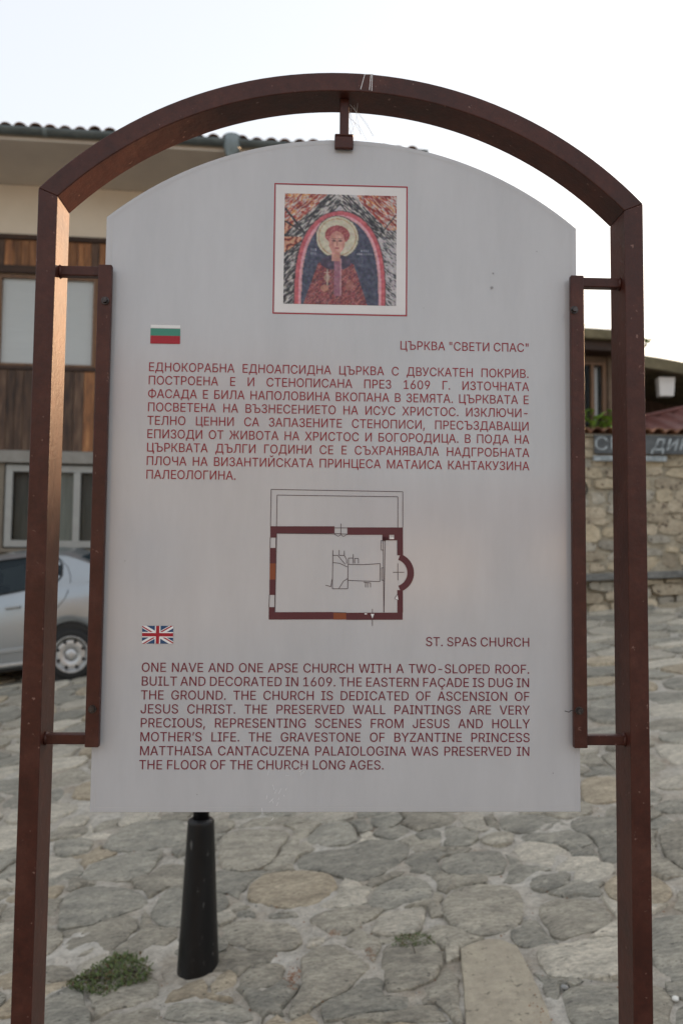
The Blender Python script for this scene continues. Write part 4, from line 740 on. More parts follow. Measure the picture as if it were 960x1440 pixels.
# ---- printed picture: a generic haloed figure under an arch, coloured point by point
N = 170
img = np.zeros((N, N, 3)); yy, xx = np.mgrid[0:N, 0:N]
PX = 155+xx/(N-1)*640; PY = 128+yy/(N-1)*636
def setc(mask, c, k=1.0):
    img[mask] = img[mask]*(1-k)+np.array(c)*k
prr = np.random.default_rng(3)
img[:] = (186, 180, 184)
img += prr.normal(0, 9, (N, N, 1))
JX = np.cumsum(prr.normal(0, 1, (N, N)), 1)*1.1; JX -= JX.mean(1, keepdims=True); JY = np.cumsum(prr.normal(0, 1, (N, N)), 0)*.9; JY -= JY.mean(0, keepdims=True)
for _ in range(3):
    JX = (JX+np.roll(JX, 1, 0)+np.roll(JX, -1, 0))/3; JY = (JY+np.roll(JY, 1, 1)+np.roll(JY, -1, 1))/3
PXj, PYj = PX+JX, PY+JY
def wv(a, b, c, d): return np.sin(PXj*a+PYj*b+2.2*np.sin(PXj*c-PYj*d))
def wv0(a, b, c, d): return np.sin(PX*a+PY*b+2.2*np.sin(PX*c-PY*d))
def strokes(k1, k2, seed):
    q = np.random.default_rng(seed).normal(0, 1, (N, N))
    for _ in range(k1): q = (q+np.roll(np.roll(q, 1, 0), -1, 1)+np.roll(np.roll(q, -1, 0), 1, 1))/3
    for _ in range(k2): q = (q+np.roll(q, 1, 1))/2
    return q/q.std()
hw = lambda o: np.sqrt(np.clip(1-np.clip((760-PY)/(535.+o), 0, 1)**3.0, 0, 1))*(258+o)
Lft = PX < 470
dist = np.abs(PX-475)
# red flame fields either side
fl1 = Lft & (PY < 360+(PX-155)*-.1) & (PX < 405-(PY-128)*.55)
fl2 = (PX > 560+(PY-128)*.75) & (PY < 330)
for fld, sgn in ((fl1, 1), (fl2, -1)):
    s_ = (strokes(5, 1, 5) if sgn > 0 else strokes(5, 1, 6)[:, ::-1])*.8+wv(.10*sgn, .14, .05, .04)*.35
    setc(fld & (s_ > .2), (178, 58, 40)); setc(fld & (s_ > .75), (120, 30, 28)); setc(fld & (s_ < -.35), (222, 205, 196)); setc(fld & (s_ < -.9), (214, 130, 60))
fl3 = Lft & (PY > 285+(PX-155)*.75) & (PY < 480-(PX-155)*.8) & (PX < 255)
s_ = wv(.12, .11, .06, .05); setc(fl3, (205, 150, 120)); setc(fl3 & (s_ > .1), (176, 62, 30)); setc(fl3 & (s_ > .8), (70, 25, 20))
# dark speckled masonry bands
bandm = ((np.abs(PY-(128+np.abs(PX-470)*.95)) < 62) & (PY < 380)) | (Lft & (PX < 260) & (PY > 470-(PX-155)*.6))
s2 = np.where(Lft, strokes(4, 1, 1), strokes(4, 1, 2)[:, ::-1])
setc(bandm, (120, 116, 116)); setc(bandm & (s2 > .1), (34, 32, 36)); setc(bandm & (s2 < -.5), (204, 198, 194))
rt_ = (PX > 715) & (PY > 330)
setc(rt_ & (s2 > .8), (60, 62, 66))
for x0_, y0_, x1_, y1_, w_ in ((158, 215, 268, 350, 5), (160, 290, 262, 350, 4), (155, 480, 262, 395, 3), (335, 215, 408, 135, 4), (275, 330, 340, 210, 4), (700, 360, 790, 240, 3), (520, 135, 690, 330, 3)):
    L = math.hypot(x1_-x0_, y1_-y0_); t = np.clip(((PX-x0_)*(x1_-x0_)+(PY-y0_)*(y1_-y0_))/L**2, 0, 1)
    setc(np.hypot(PX-x0_-t*(x1_-x0_), PY-y0_-t*(y1_-y0_)) < w_, (34, 30, 34))
# the arch
c_ = 475
inside = lambda o: (np.abs(PX-c_) < hw(o)) & (PY > 225-o)
setc(inside(4), (70, 50, 55)); setc(inside(0), (196, 82, 92)); setc(inside(-22), (226, 158, 172)); setc(inside(-34), (205, 150, 150)); setc(inside(-40), (52, 56, 80))
ins_ = inside(-42)
img[ins_] += prr.normal(0, 9, (int(ins_.sum()), 1))
setc(ins_ & (wv(.05, .03, .04, .05) > .5), (74, 78, 104), .5)
# halo
r = np.hypot(PX-457, PY-375)
setc(r < 124, (60, 48, 50)); setc(r < 120, (206, 200, 176)); setc((r > 104) & (r < 108), (176, 130, 90))
# robe
rb = (PY > 500) & (np.abs(PX-450) < 92+(PY-500)*.34) & (PY > 500+np.clip(np.abs(PX-450)-60, 0, 200)*.75)
setc(rb, (128, 44, 48)); s3 = strokes(1, 0, 9)*.5+strokes(7, 0, 10)*.6
setc(rb & (s3 > .5), (176, 96, 92)); setc(rb & (s3 < -.6), (70, 34, 48))
setc(rb & (prr.uniform(0, 1, (N, N)) > .90), (176, 120, 104))
col = (np.hypot((PX-450)/88, (PY-520)/44) < 1) & (PY > 475)
setc(col, (58, 46, 68))
setc((PX > 440) & (PX < 480) & (PY > 500) & (PY < 715), (150, 92, 112)); setc((PX > 474) & (PX < 482) & (PY > 500) & (PY < 715), (190, 140, 150))
# head
setc(np.hypot((PX-457)/70, (PY-362)/54) < 1, (146, 56, 62))
setc((np.hypot((PX-457)/66, (PY-366)/50) < 1) & (wv(.3, .2, .1, .1) > .3), (176, 88, 86))
setc((np.abs(PX-450) < 26) & (PY > 440) & (PY < 512), (196, 136, 122))
setc(np.hypot((PX-455)/46, (PY-405)/64) < 1, (198, 134, 122))
setc((np.hypot((PX-463)/24, (PY-412)/48) < 1), (214, 158, 142))
for ex_ in (438, 474):
    setc(np.hypot((PX-ex_)/11, (PY-396)/5) < 1, (84, 50, 52)); setc(np.hypot((PX-ex_)/13, (PY-384)/3) < 1, (120, 66, 62))
setc((np.abs(PX-456) < 4) & (PY > 398) & (PY < 426), (160, 98, 92)); setc(np.hypot((PX-456)/13, (PY-438)/4) < 1, (148, 60, 62))
# cup and hand
setc(np.hypot((PX-402)/18, (PY-610)/24) < 1, (176, 150, 130), .8); setc((np.abs(PX-402) < 4) & (PY > 560) & (PY < 660), (196, 176, 160)); setc((np.abs(PY-580) < 3) & (np.abs(PX-402) < 18), (196, 176, 160))
setc(np.hypot((PX-388)/24, (PY-670)/20) < 1, (186, 126, 104)); setc(np.hypot((PX-530)/22, (PY-650)/30) < 1, (168, 104, 92), .7)
for x0_, x1_, y0_ in ((305, 340, 450), (308, 336, 472), (590, 640, 452), (565, 655, 470)):
    setc((PX > x0_) & (PX < x1_) & (np.abs(PY-y0_) < 7) & (np.sin(PX*.55) > .1), (176, 178, 190))
bl = prr.normal(0, 1, (N, N))
for _ in range(5): bl = (bl+np.roll(bl, 1, 0)+np.roll(bl, -1, 0)+np.roll(bl, 1, 1)+np.roll(bl, -1, 1))/5
bl /= bl.std()
img += (bl*9)[..., None]+prr.normal(0, 7, (N, N, 3))
for _ in range(1): img[1:-1, 1:-1] = (img[1:-1, 1:-1]*2+img[:-2, 1:-1]+img[2:, 1:-1]+img[1:-1, :-2]+img[1:-1, 2:])/6
img = np.clip(img*.88+22, 0, 255)*.95
li = np.where(img/255 <= .04045, img/255/12.92, ((img/255+.055)/1.055)**2.4)
pu0, pu1, pz0, pz1 = -.0882, .0788, 1.9322, 2.0998
V = [(pu0+(pu1-pu0)*i/(N-1), -.0004, pz1+(pz0-pz1)*j/(N-1)) for j in range(N) for i in range(N)]
F = [(j*N+i, (j+1)*N+i, (j+1)*N+i+1, j*N+i+1) for j in range(N-1) for i in range(N-1)]
me = bpy.data.meshes.new('picture'); me.from_pydata(V, [], F)
ca = me.color_attributes.new('print', 'FLOAT_COLOR', 'POINT')
ca.data.foreach_set('color', np.concatenate([li.reshape(-1, 3), np.ones((N*N, 1))], 1).ravel())
pm = bpy.data.materials.new('printed_picture'); pm.use_nodes = True; n_, l_ = pm.node_tree.nodes, pm.node_tree.links
at_ = n_.new('ShaderNodeAttribute'); at_.attribute_name = 'print'; l_.new(at_.outputs[0], n_['Principled BSDF'].inputs['Base Color']); n_['Principled BSDF'].inputs['Roughness'].default_value = .25
pic = link('printed_picture', me, pm, panel)
quads('white_margin', [rect(-.1012, pu0, 1.9195, 2.1124), rect(pu1, .0930, 1.9195, 2.1124), rect(pu0, pu1, 1.9195, pz0), rect(pu0, pu1, pz1, 2.1124)], flat('print_margin', (.72, .70, .70), .2), panel, -.0002)
# scratches, low on the board
rs = random.Random(5); sc = []
for i in range(15):
    x = rs.gauss(-.093, .012); z = rs.gauss(1.216, .014)-(x+.093)*.5*-1; a = rs.uniform(.8, 1.9); L = rs.uniform(.002, .009)
    sc.append(seg((x, z), (x+L*math.cos(a), z+L*math.sin(a)), .0004))
for i in range(8):
    x = rs.uniform(-.075, -.05); z = rs.uniform(1.246, 1.262); a = rs.uniform(-.5, 1.5); L = .005; sc.append(seg((x, z), (x+L*math.cos(a), z+L*math.sin(a)), .0004))
quads('scratch', sc, MT['scratch'], panel, -.0007)
for (px_, pz_, r_) in ((.222, 1.963, .0022), (.224, 1.985, .0013), (.20, 1.74, .0009), (-.31, 1.55, .0008), (.31, 1.25, .0010), (.12, 1.93, .0007), (-.20, 1.22, .0009), (.29, 2.02, .0008)):
    quads('dirt_spot', [[(px_+r_*(1+.3*math.sin(3*a))*math.cos(a), pz_+r_*math.sin(a)) for a in [2*PI*i/9 for i in range(9)]]], MT['dirt'], panel, -.0006)
# cobweb strands by the hanger and a wire end by the lower right bolt
cw = MB(); rs = random.Random(8)
def S(u, d, z): return s2w(u, d, z)
for i in range(9):
    a = (rs.uniform(-.002, .022), rs.uniform(-.004, .01), rs.uniform(2.225, 2.246)); b = (rs.uniform(.004, .045), rs.uniform(0, .006), rs.uniform(2.182, 2.196))
    m_ = [(a[k]+b[k])/2+rs.uniform(-.004, .004) for k in range(3)]
    cw.tube([S(*a), S(*m_), S(*b)], .00022, 4)
cob = cw.build('cobweb', MT['web']); tag(cob, 'thin grey cobweb strands stretched between arch and hanger of the information board', 'cobweb')
MB().tube([(.3365, -.017, 1.3415), (.331, -.019, 1.343), (.328, -.020, 1.3405), (.322, -.018, 1.342)], .0006, 5).build('wire_end', MT['bolt'], sign)

# ------------------------------------------------------------------ bollard
bx, by = -.4925, 3.02; bz = gz(bx, by)
bol = empty('bollard', (bx, by, bz), .3); tag(bol, 'tapered black iron bollard standing on the paving behind the information board', 'bollard')
rs = random.Random(77); cl = [( .135*rs.uniform(.8, 1.15)*math.cos(2*PI*i/16), .125*rs.uniform(.8, 1.15)*math.sin(2*PI*i/16)) for i in range(16)]
V, F, O = stone([(bx+a, by+b) for a, b in cl], .012, .03, .004, lay_ground, rs, .0, dome=.008)
o = MB().add(V, F).build('mortar_collar', MT['mortar'], bol, (0, 0, -.002), smooth=True); o.rotation_euler[2] = -.3
H0 = .525
mb = MB(); prof = [(.0755, -.06), (.0735, .015), (.0715, .05), (.0600, H0*.5), (.0475, H0-.012), (.0478, H0-.006), (.045, H0), (.036, H0+.006)]
mb.lathe(prof, 32, ph=.2); o = mb.build('body', MT['iron'], bol); smooth_angle(o, 30)
mb = MB().lathe([(.029, H0+.004), (.029, H0+.05), (.046, H0+.055), (.050, H0+.07), (.040, H0+.09)], 16); o = mb.build('neck', MT['iron'], bol, smooth=True)
mb = MB().lathe([(.03, H0+.089), (.05, H0+.10), (.062, H0+.13), (.06, H0+.16), (.042, H0+.19), (.012, H0+.20)], 20); mb.build('knob', MT['iron'], bol, smooth=True)

# ------------------------------------------------------------------ weeds, pebbles, leaves
def leaf_clump(name, outline, n, hmax, size, mats, parent, seed):
    rs = random.Random(seed); mb = MB(); xs_ = [p[0] for p in outline]; ys_ = [p[1] for p in outline]; k = 0
    cx, cy = sum(xs_)/len(xs_), sum(ys_)/len(ys_)
    while k < n:
        x, y = rs.uniform(min(xs_), max(xs_)), rs.uniform(min(ys_), max(ys_))
        if not inpoly(x, y, outline): continue
        if vnoise(x*8, y*8, 3, seed) < -.45 and rs.random() < .8: k += 0.3; continue
        rr_ = math.hypot((x-cx)/(max(xs_)-min(xs_)), (y-cy)/(max(ys_)-min(ys_)))
        z = gz(x, y)+.012+rs.random()*hmax*max(.25, 1-rr_*1.6)
        a = rs.uniform(0, 2*PI); tl = rs.uniform(-.2, 1.1); L = size*rs.uniform(.6, 1.4); wd = L*.42
        d = Vector((math.cos(a)*math.cos(tl), math.sin(a)*math.cos(tl), math.sin(tl))); sd2 = Vector((-math.sin(a), math.cos(a), rs.uniform(-.4, .4))).normalized()
        p = Vector((x, y, z))
        mb.add([p, p+d*L*.5+sd2*wd*.5, p+d*L+Vector((0, 0, -L*.1)), p+d*L*.5-sd2*wd*.5], [(0, 1, 2, 3)], 1 if rs.random() < .16 else 0)
        k += 1
    o = mb.build(name, mats, parent); return o
pw = [(-.964, 3.0), (-.90, 2.95), (-.785, 2.90), (-.74, 2.93), (-.66, 2.965), (-.655, 3.03), (-.70, 3.10), (-.76, 3.17), (-.82, 3.17), (-.88, 3.09)]
w1 = empty('weed_plant', (-.8, 3.02, gz(-.8, 3.02))); tag(w1, 'low green creeping weed mat growing in the paving left of the black bollard', 'weed', 'weeds in the paving')
o = leaf_clump('leaves', pw, 1500, .045, .016, [MT['leaf'], MT['leafr']], None, 3); o.parent = w1; o.matrix_parent_inverse = Matrix.Translation(-Vector(w1.location))
sm = MB(); rs = random.Random(2)
for i in range(30):
    a = rs.uniform(0, 2*PI); L = rs.uniform(.05, .13); c = Vector((-.8+.03*math.cos(a), 3.03, 0)); e_ = c+Vector((math.cos(a)*L, math.sin(a)*L*.7, 0))
    P_ = [(c+(e_-c)*t) for t in (0, .5, 1)]; sm.tube([(p.x, p.y, gz(p.x, p.y)+.015+.012*math.sin(PI*t)) for p, t in zip(P_, (0, .5, 1))], .0012, 4)
o = sm.build('stem', MT['stem']); o.parent = w1; o.matrix_parent_inverse = Matrix.Translation(-Vector(w1.location))
w2 = empty('weed_plant', (.26, 2.99, gz(.26, 2.99))); tag(w2, 'small tuft of pale green weed growing from a crack beside the long tan slab', 'weed', 'weeds in the paving')
o = leaf_clump('leaves', [(.19, 3.0), (.25, 2.975), (.335, 2.965), (.335, 3.01), (.30, 3.06), (.22, 3.06)], 330, .022, .011, [MT['leaf'], MT['leafr']], None, 5); o.parent = w2; o.matrix_parent_inverse = Matrix.Translation(-Vector(w2.location))
o = MB().tube([(.262, 2.975, gz(.262, 2.975)+.022), (.266, 2.94, gz(.266, 2.94)+.022), (.268, 2.915, gz(.268, 2.91)+.02)], .0016, 5).build('stem', MT['stem']); o.parent = w2; o.matrix_parent_inverse = Matrix.Translation(-Vector(w2.location))
def dry_patch(cx, cy, n, rx, ry, seed):
    rs = random.Random(seed); mb = MB()
    for i in range(n):
        x, y = rs.gauss(cx, rx), rs.gauss(cy, ry); z = gz(x, y)+.013+rs.random()*.008; a = rs.uniform(0, PI); L = rs.uniform(.003, .008)
        mb.add([(x, y, z), (x+L*math.cos(a), y+L*math.sin(a), z+.002), (x+L*.6*math.cos(a+1), y+L*.6*math.sin(a+1), z+.003)], [(0, 1, 2)])
    return mb
gr = MB(); rs = random.Random(12)
for i in range(2600):
    x, y = rs.uniform(-1.5, 1.45), rs.uniform(2.3, 4.4)
    if any(b0 < x < b1 and b2 < y < b3 and inpoly(x, y, P) for P, b0, b1, b2, b3 in allp): continue
    z = gz(x, y)+.004; q = rs.uniform(.0015, .0055); a = rs.uniform(0, 6)
    V = [(x+q*math.cos(a+k*2.1)*rs.uniform(.7, 1.2), y+q*math.sin(a+k*2.1)*rs.uniform(.7, 1.2), z) for k in range(3)]+[(x, y, z+q*.9)]
    gr.add(V, [(0, 1, 3), (1, 2, 3), (2, 0, 3)], rs.choice((0, 0, 1)))
o = gr.build('joint_grit', [MT['pebble'], MT['dryleaf']]); tag(o, kind='stuff')
dp = dry_patch(-.150, 2.865, 170, .012, .035, 1); q = dry_patch(-.02, 3.13, 50, .010, .012, 2); dp.add(q.v, q.f); q = dry_patch(.115, 2.95, 60, .009, .03, 4); dp.add(q.v, q.f)
q = dry_patch(.60, 2.52, 60, .018, .06, 6); dp.add(q.v, q.f)
o = dp.build('dry_leaf_litter', MT['dryleaf']); tag(o, kind='stuff'); tag(o, 'orange brown dry leaf crumbs gathered in the joints between paving stones', 'leaf litter')
def pebble(x, y, r, m, lab, sq=.6):
    mb = MB(); bm = bmesh.new(); bmesh.ops.create_icosphere(bm, subdivisions=2, radius=r)
    rs = random.Random(int(x*1000)); 
    for v in bm.verts: v.co *= rs.uniform(.86, 1.12); v.co.z *= sq
    me = bpy.data.meshes.new('pebble'); bm.to_mesh(me); bm.free()
    o = link('pebble', me, m, None, (x, y, gz(x, y)+r*sq*.5+.012), smooth=True); tag(o, lab, 'pebble', 'loose pebbles on the paving')
pebble(.701, 2.627, .013, MT['pebble'], 'round blue grey pebble lying just right of the long tan slab')
pebble(.995, 2.506, .011, MT['chip'], 'white stone chip lying right of the right steel post')
pebble(.590, 2.53, .008, MT['chip'], 'white stone chip lying at the right edge of the long tan slab', .4)
pebble(-.155, 2.825, .004, MT['chip'], 'tiny white chip in the orange leaf litter between stones')
pebble(1.02, 2.43, .022, MT['pebble'], 'dark pebble at the bottom right corner of the paving')

# ------------------------------------------------------------------ generic walls with openings
def wall_cells(mb, x0, x1, z0, z1, y0, y1, ops, mi=0):
    X_ = sorted(set([x0, x1]+[v for o in ops for v in o[:2]])); Z_ = sorted(set([z0, z1]+[v for o in ops for v in o[2:4]]))
    X_ = [v for v in X_ if x0 <= v <= x1]; Z_ = [v for v in Z_ if z0 <= v <= z1]
    for i in range(len(X_)-1):
        zr = None
        for j in range(len(Z_)-1):
            cx, cz = (X_[i]+X_[i+1])/2, (Z_[j]+Z_[j+1])/2
            solid = not any(o[0] < cx < o[1] and o[2] < cz < o[3] for o in ops)
            if solid and zr is None: zr = Z_[j]
            if (not solid or j == len(Z_)-2) and zr is not None:
                ze = Z_[j+1] if solid else Z_[j]
                mb.box(X_[i], X_[i+1], y0, y1, zr, ze, mi); zr = None
    return mb
def window(parent, x0, x1, z0, z1, yf, fr, mfr, mull=(), backing='dark', bmat=None, blind=None, depth=.06):
    o = MB(); t = fr
    o.box(x0, x0+t, yf, yf+depth, z0, z1).box(x1-t, x1, yf, yf+depth, z0, z1).box(x0+t, x1-t, yf, yf+depth, z0, z0+t).box(x0+t, x1-t, yf, yf+depth, z1-t, z1)
    f = o.build('window', mfr, parent, bevel=.004)
    for m_ in mull: MB().box(m_-t*.5, m_+t*.5, yf+.002, yf+depth-.002, z0+t, z1-t).build('mullion', mfr, f, bevel=.004)
    MB().box(x0+t*.8, x1-t*.8, yf+.03, yf+.034, z0+t*.8, z1-t*.8).build('pane', MT['glass'], f)
    if blind: MB().box(x0+t*.6, x1-t*.6, yf+.05, yf+.054, blind, z1).build('blind', bmat, f)
    return f
def half_tile(L=.38, r=.09, th=.014, n=7, taper=.82):
    mb = MB(); V = []
    for yv, rr_ in ((0, r), (L, r*taper)):
        for rad in (rr_, rr_-th):
            V += [(rad*math.cos(PI*k/n), yv, rad*.85*math.sin(PI*k/n)) for k in range(n+1)]
    m_ = n+1; F = []
    for k in range(n):
        F += [(k, k+1, 2*m_+k+1, 2*m_+k), (m_+k+1, m_+k, 3*m_+k, 3*m_+k+1), (k+1, k, m_+k, m_+k+1), (2*m_+k, 2*m_+k+1, 3*m_+k+1, 3*m_+k)]
    F += [(0, 2*m_, 3*m_, m_), (n, m_+n, 3*m_+n, 2*m_+n)]
    mb.add(V, F); return mb
tile_me = half_tile().mesh('roof_tile'); tile_me.materials.append(MT['tile'])
tile_me.polygons.foreach_set('use_smooth', [True]*len(tile_me.polygons))

# ------------------------------------------------------------------ left house
HA = D2(5.5)
ho = empty('house', (-4, 12.2, 0), HA); tag(ho, 'two storey cream house with brown timber bands, tiled eave and grey gutter at left', 'house')
XL, XR = -6.5, 5.0
up_ops = [(-3.6, -2.3, 4.42, 5.82), (-1.16, .28, 4.42, 5.82), (1.6, 3.0, 4.42, 5.82)]
dn_ops = [(-.99, .97, 1.72, 2.98), (2.3, 4.0, 1.72, 2.98), (-4.2, -2.4, 1.72, 2.98)]
wall_cells(MB(), XL, XR, 3.0, 7.2, 0, .3, up_ops+dn_ops).build('wall', MT['plaster'], ho)
wall_cells(MB(), XL+.02, XR-.02, -1.2, 3.0, .02, .3, dn_ops).build('ground_floor_wall', MT['plinth'], ho)
mb = MB().box(XL, XL+.3, .302, 8, -1.2, 7.2).box(XR-.3, XR, .302, 8, -.5, 7.2).box(XL+.3, XR-.3, 7.7, 8, -.5, 7.2); mb.build('side_wall', MT['plaster'], ho)
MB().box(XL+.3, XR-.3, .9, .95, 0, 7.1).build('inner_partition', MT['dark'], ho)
MB().box(XL, XR, -.05, -.004, 2.985, 3.165).build('lower_beam', MT['greybeam'], ho, bevel=.006)
MB().box(XL, XR, -.055, -.004, 4.375, 4.435).build('sill_beam', MT['beam'], ho, bevel=.006)
MB().box(XL, XR, -.075, -.004, 5.83, 5.945).build('lintel_beam', MT['beam'], ho, bevel=.006)
MB().box(XL, XR, -.07, -.004, 6.345, 6.42).build('top_beam', MT['beam'], ho, bevel=.006)
rs = random.Random(21)
def planks(x0, x1, z0, z1, mats, wmin, wmax, par, y=-.03, wts=None):
    x = x0
    while x < x1-.02:
        w_ = min(rs.uniform(wmin, wmax), x1-x); d_ = rs.uniform(0, .008)
        MB().box(x+.004, x+w_-.004, y-d_, -.005, z0, z1).build('wood_plank', rs.choice(mats), par)
        x += w_
planks(XL, XR, 5.95, 6.34, [MT['plank'], MT['plank'], MT['plank2']], .10, .14, ho)
planks(XL, XR, 3.17, 4.37, [MT['plank'], MT['plank2'], MT['plank2'], MT['plank2']], .11, .16, ho)
for a, b in ((XL, -3.6), (-2.3, -1.16), (.28, 1.6), (3.0, XR)): planks(a, b, 4.44, 5.83, [MT['plank']], .12, .15, ho)
for i, (a, b, c, d) in enumerate(up_ops):
    window(ho, a, b, c, d, -.02, .055 if i == 1 else .08, MT['brownframe'], mull=() if i == 1 else ((a+b)/2-.2,), bmat=MT['blind'], blind=c+.03)
for (a, b, c, d) in dn_ops:
    f = window(ho, a+.02, b-.02, c+.02, d-.02, .03, .10, MT['pvc'], mull=(a+.55, a+1.05) if b-a > 1.7 else (), bmat=MT['curtain'])
    MB().box(a+.62, a+1.02, .12, .125, c+.1, d-.1).build('curtain', MT['curtain'], f)
    if b-a > 1.6: MB().box(a+.12, a+.52, .16, .165, c+.1, d-.08).box(a+1.1, b-.1, .14, .145, c+.1, d-.08).build('pane_fill', MT['panefill'], f)  # added sheets lift the dark side panes in place of sky reflection
    MB().box(a-.05, b+.05, -.10, .018, c-.06, c-.002).build('window_sill', MT['plinth'], f)
# soffit, gutter, roof
EX0, EX1 = XL-.4, XR+.02
EO = -1.40
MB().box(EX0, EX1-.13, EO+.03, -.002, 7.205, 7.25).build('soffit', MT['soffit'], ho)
gt = MB(); n = 10; rG = .085; V = []
for x in (EX0, EX1+.02):
    for rad in (rG, rG-.006): V += [(x, EO-.02+rad*math.cos(PI+PI*k/n), 7.335+rad*math.sin(PI+PI*k/n)) for k in range(n+1)]
m_ = n+1; F = [(k, k+1, 2*m_+k+1, 2*m_+k) for k in range(n)]+[(m_+k, m_+k+1, 3*m_+k+1, 3*m_+k) for k in range(n)]+[(0, 2*m_, 3*m_, m_), (n, m_+n, 3*m_+n, 2*m_+n)]
F += [(k, k+1, m_+k+1, m_+k) for k in range(n)]+[(2*m_+k, 2*m_+k+1, 3*m_+k+1, 3*m_+k) for k in range(n)]
gut = gt.add(V, F).build('gutter', MT['gutter'], ho, smooth=True)
for x in (-4.6, -2.4, -.17, 4.5):
    jt = MB(); V = []
    for xx_ in (x-.03, x+.03): V += [(xx_, EO-.02+(rG+.006)*math.cos(PI+PI*k/n), 7.335+(rG+.006)*math.sin(PI+PI*k/n)) for k in range(n+1)]
    jt.add(V, [(k, k+1, m_+k+1, m_+k) for k in range(n)]).build('gutter_joint', MT['zinc'], gut, smooth=True)
MB().lathe([(.118, 7.395), (.118, 7.24), (.075, 7.10), (.055, 7.05)], 16, c=(2.34-.02, EO-.03, 0)).tube([(2.32, EO-.03, 7.08), (2.32, EO+.1, 6.95), (2.32, -.2, 6.75), (2.32, -.09, 6.6), (2.32, -.09, .7)], .05, 10).build('downpipe', MT['zinc'], ho, smooth=True)
pit = D2(19)
rf = MB(); V = [(EX0, EO+.02, 7.30), (EX1, EO+.02, 7.30), (EX1, 4.2, 7.30+(4.2-EO)*math.tan(pit)), (EX0, 4.2, 7.30+(4.2-EO)*math.tan(pit)), (EX0, 9.4, 7.4), (EX1, 9.4, 7.4)]
V += [(a, b, c-.035) for a, b, c in V]
F = [(0, 1, 2, 3), (3, 2, 5, 4), (6, 7, 8, 9), (9, 8, 11, 10), (0, 1, 7, 6), (4, 5, 11, 10), (1, 2, 8, 7), (2, 5, 11, 8), (0, 3, 9, 6), (3, 4, 10, 9)]
roof = rf.add(V, F).build('roof', MT['gutter'], ho)
rows = MB(); base = half_tile(); ntile = int((EX1-EX0)/.197)
for rI in range(15):
    for k in range(ntile):
        x = EX0+.1+k*.197; yv = EO-.055+rI*.36*math.cos(pit)
        z = 7.345+(yv-EO)*math.tan(pit)
        if rI == 0:
            o = bpy.data.objects.new('roof_tile', tile_me); C.objects.link(o); o.parent = roof
            o.location = (x+rs.uniform(-.008, .008), yv+rs.uniform(-.02, .02), z+rs.uniform(-.004, .008)); o.rotation_euler = (pit, 0, rs.uniform(-.03, .03))
        else:
            c_, s_ = math.cos(pit), math.sin(pit)
            rows.add([(px+x, yv+py*c_-pz*s_, z+py*s_+pz*c_) for px, py, pz in base.v], base.f)
o = rows.build('upper_roof_tiles', MT['tile'], roof); tag(o, kind='stuff')

# ------------------------------------------------------------------ stone wall at right
WX0, WX1, WY = 1.9, 7.4, 10.25
sw = empty('stone_wall', (WX0, WY, 0)); tag(sw, 'tan rubble stone garden wall with a cap of terracotta tiles at right', 'wall')
sw_in = Matrix.Translation(-Vector(sw.location))
def at_wall(o): o.parent = sw; o.matrix_parent_inverse = sw_in; return o
def gzw(x): return gz(x, WY)
TOPZ = 3.16
mb = MB(); mb.prism_xz([(WX0, gzw(WX0)-.4), (WX1, gzw(WX1)-.4), (WX1, TOPZ), (WX0, TOPZ)], WY, WY+.45); at_wall(mb.build('wall_core', MT['wmortar']))
def ledge_z(x): return 1.36+.045*(x-3.0)
rw = random.Random(31)
def lay_wall(x, z, h): return (x, WY-h, z)
z = -.1; r_i = 0
while z < TOPZ-.05:
    h_ = rw.uniform(.10, .20) if z > .4 else rw.uniform(.18, .26)
    if z+h_ > TOPZ: h_ = TOPZ-z
    x = WX0-rw.uniform(0, .2)
    while x < WX1:
        w_ = rw.uniform(.20, .46); a, b = max(x, WX0), min(x+w_, WX1); x += w_
        if b-a < .1: continue
        # rows follow the street's slope low down and level out at the top
        k_ = max(0, min(1, (TOPZ-.3-z)/1.6)); off = .128*((a+b)/2-3.0)*k_
        z0_, z1_ = z+off, z+h_+off
        if z1_ < gzw(a)-.02 or z1_ > TOPZ+.05: continue
        lz = ledge_z((a+b)/2)
        if z0_ < lz+.095 and z1_ > lz-.01:
            if (z0_+z1_)/2 > lz+.04: z0_ = lz+.092
            else: z1_ = lz-.006
            if z1_-z0_ < .05: continue
        base_ = z1_ <= lz
        q = .006
        P = [(a+q, z0_+q), (b-q, z0_+q), (b-q, z1_-q), (a+q, z1_-q)]
        jx, jz = (.035, .028) if z1_-z0_ > .1 and not base_ else (.02, .006)
        P = chaikin([(p[0]+rw.uniform(-jx, jx), p[1]+rw.uniform(-jz, jz)) for p in P], 1)
        P = resample(P, .09)
        V, F, O = stone(P, rw.uniform(.008, .035)+(.05 if base_ else 0), .02, .010, lay_wall, rw, .10, low=True, dome=.012)
        at_wall(MB().add(V, F).build('wall_stone', rw.choice(WSM[:2] if base_ else WSM), None, O)); 
    z += h_
o = MB(); o.box(WX0, WX1, WY-.14, WY-.001, ledge_z(WX0), ledge_z(WX0)+.085, sh=.045); at_wall(o.build('ledge', MT['ledge'], bevel=.01))
# tile cap
at_wall(MB().box(WX0-.05, WX1, WY-.06, WY+.5, TOPZ+.002, TOPZ+.03).build('cap_bed', MT['wmortar']))
for k in range(int((WX1-WX0)/.152)):
    o = bpy.data.objects.new('cap_tile', tile_me if k else tile_me); C.objects.link(o)
    at_wall(o); o.location = (WX0+.05+k*.152, WY-.12, TOPZ+.035+rw.uniform(-.006, .008)); o.scale = (.82, 1.6, .85); o.rotation_euler = (.10, 0, rw.uniform(-.05, .05))
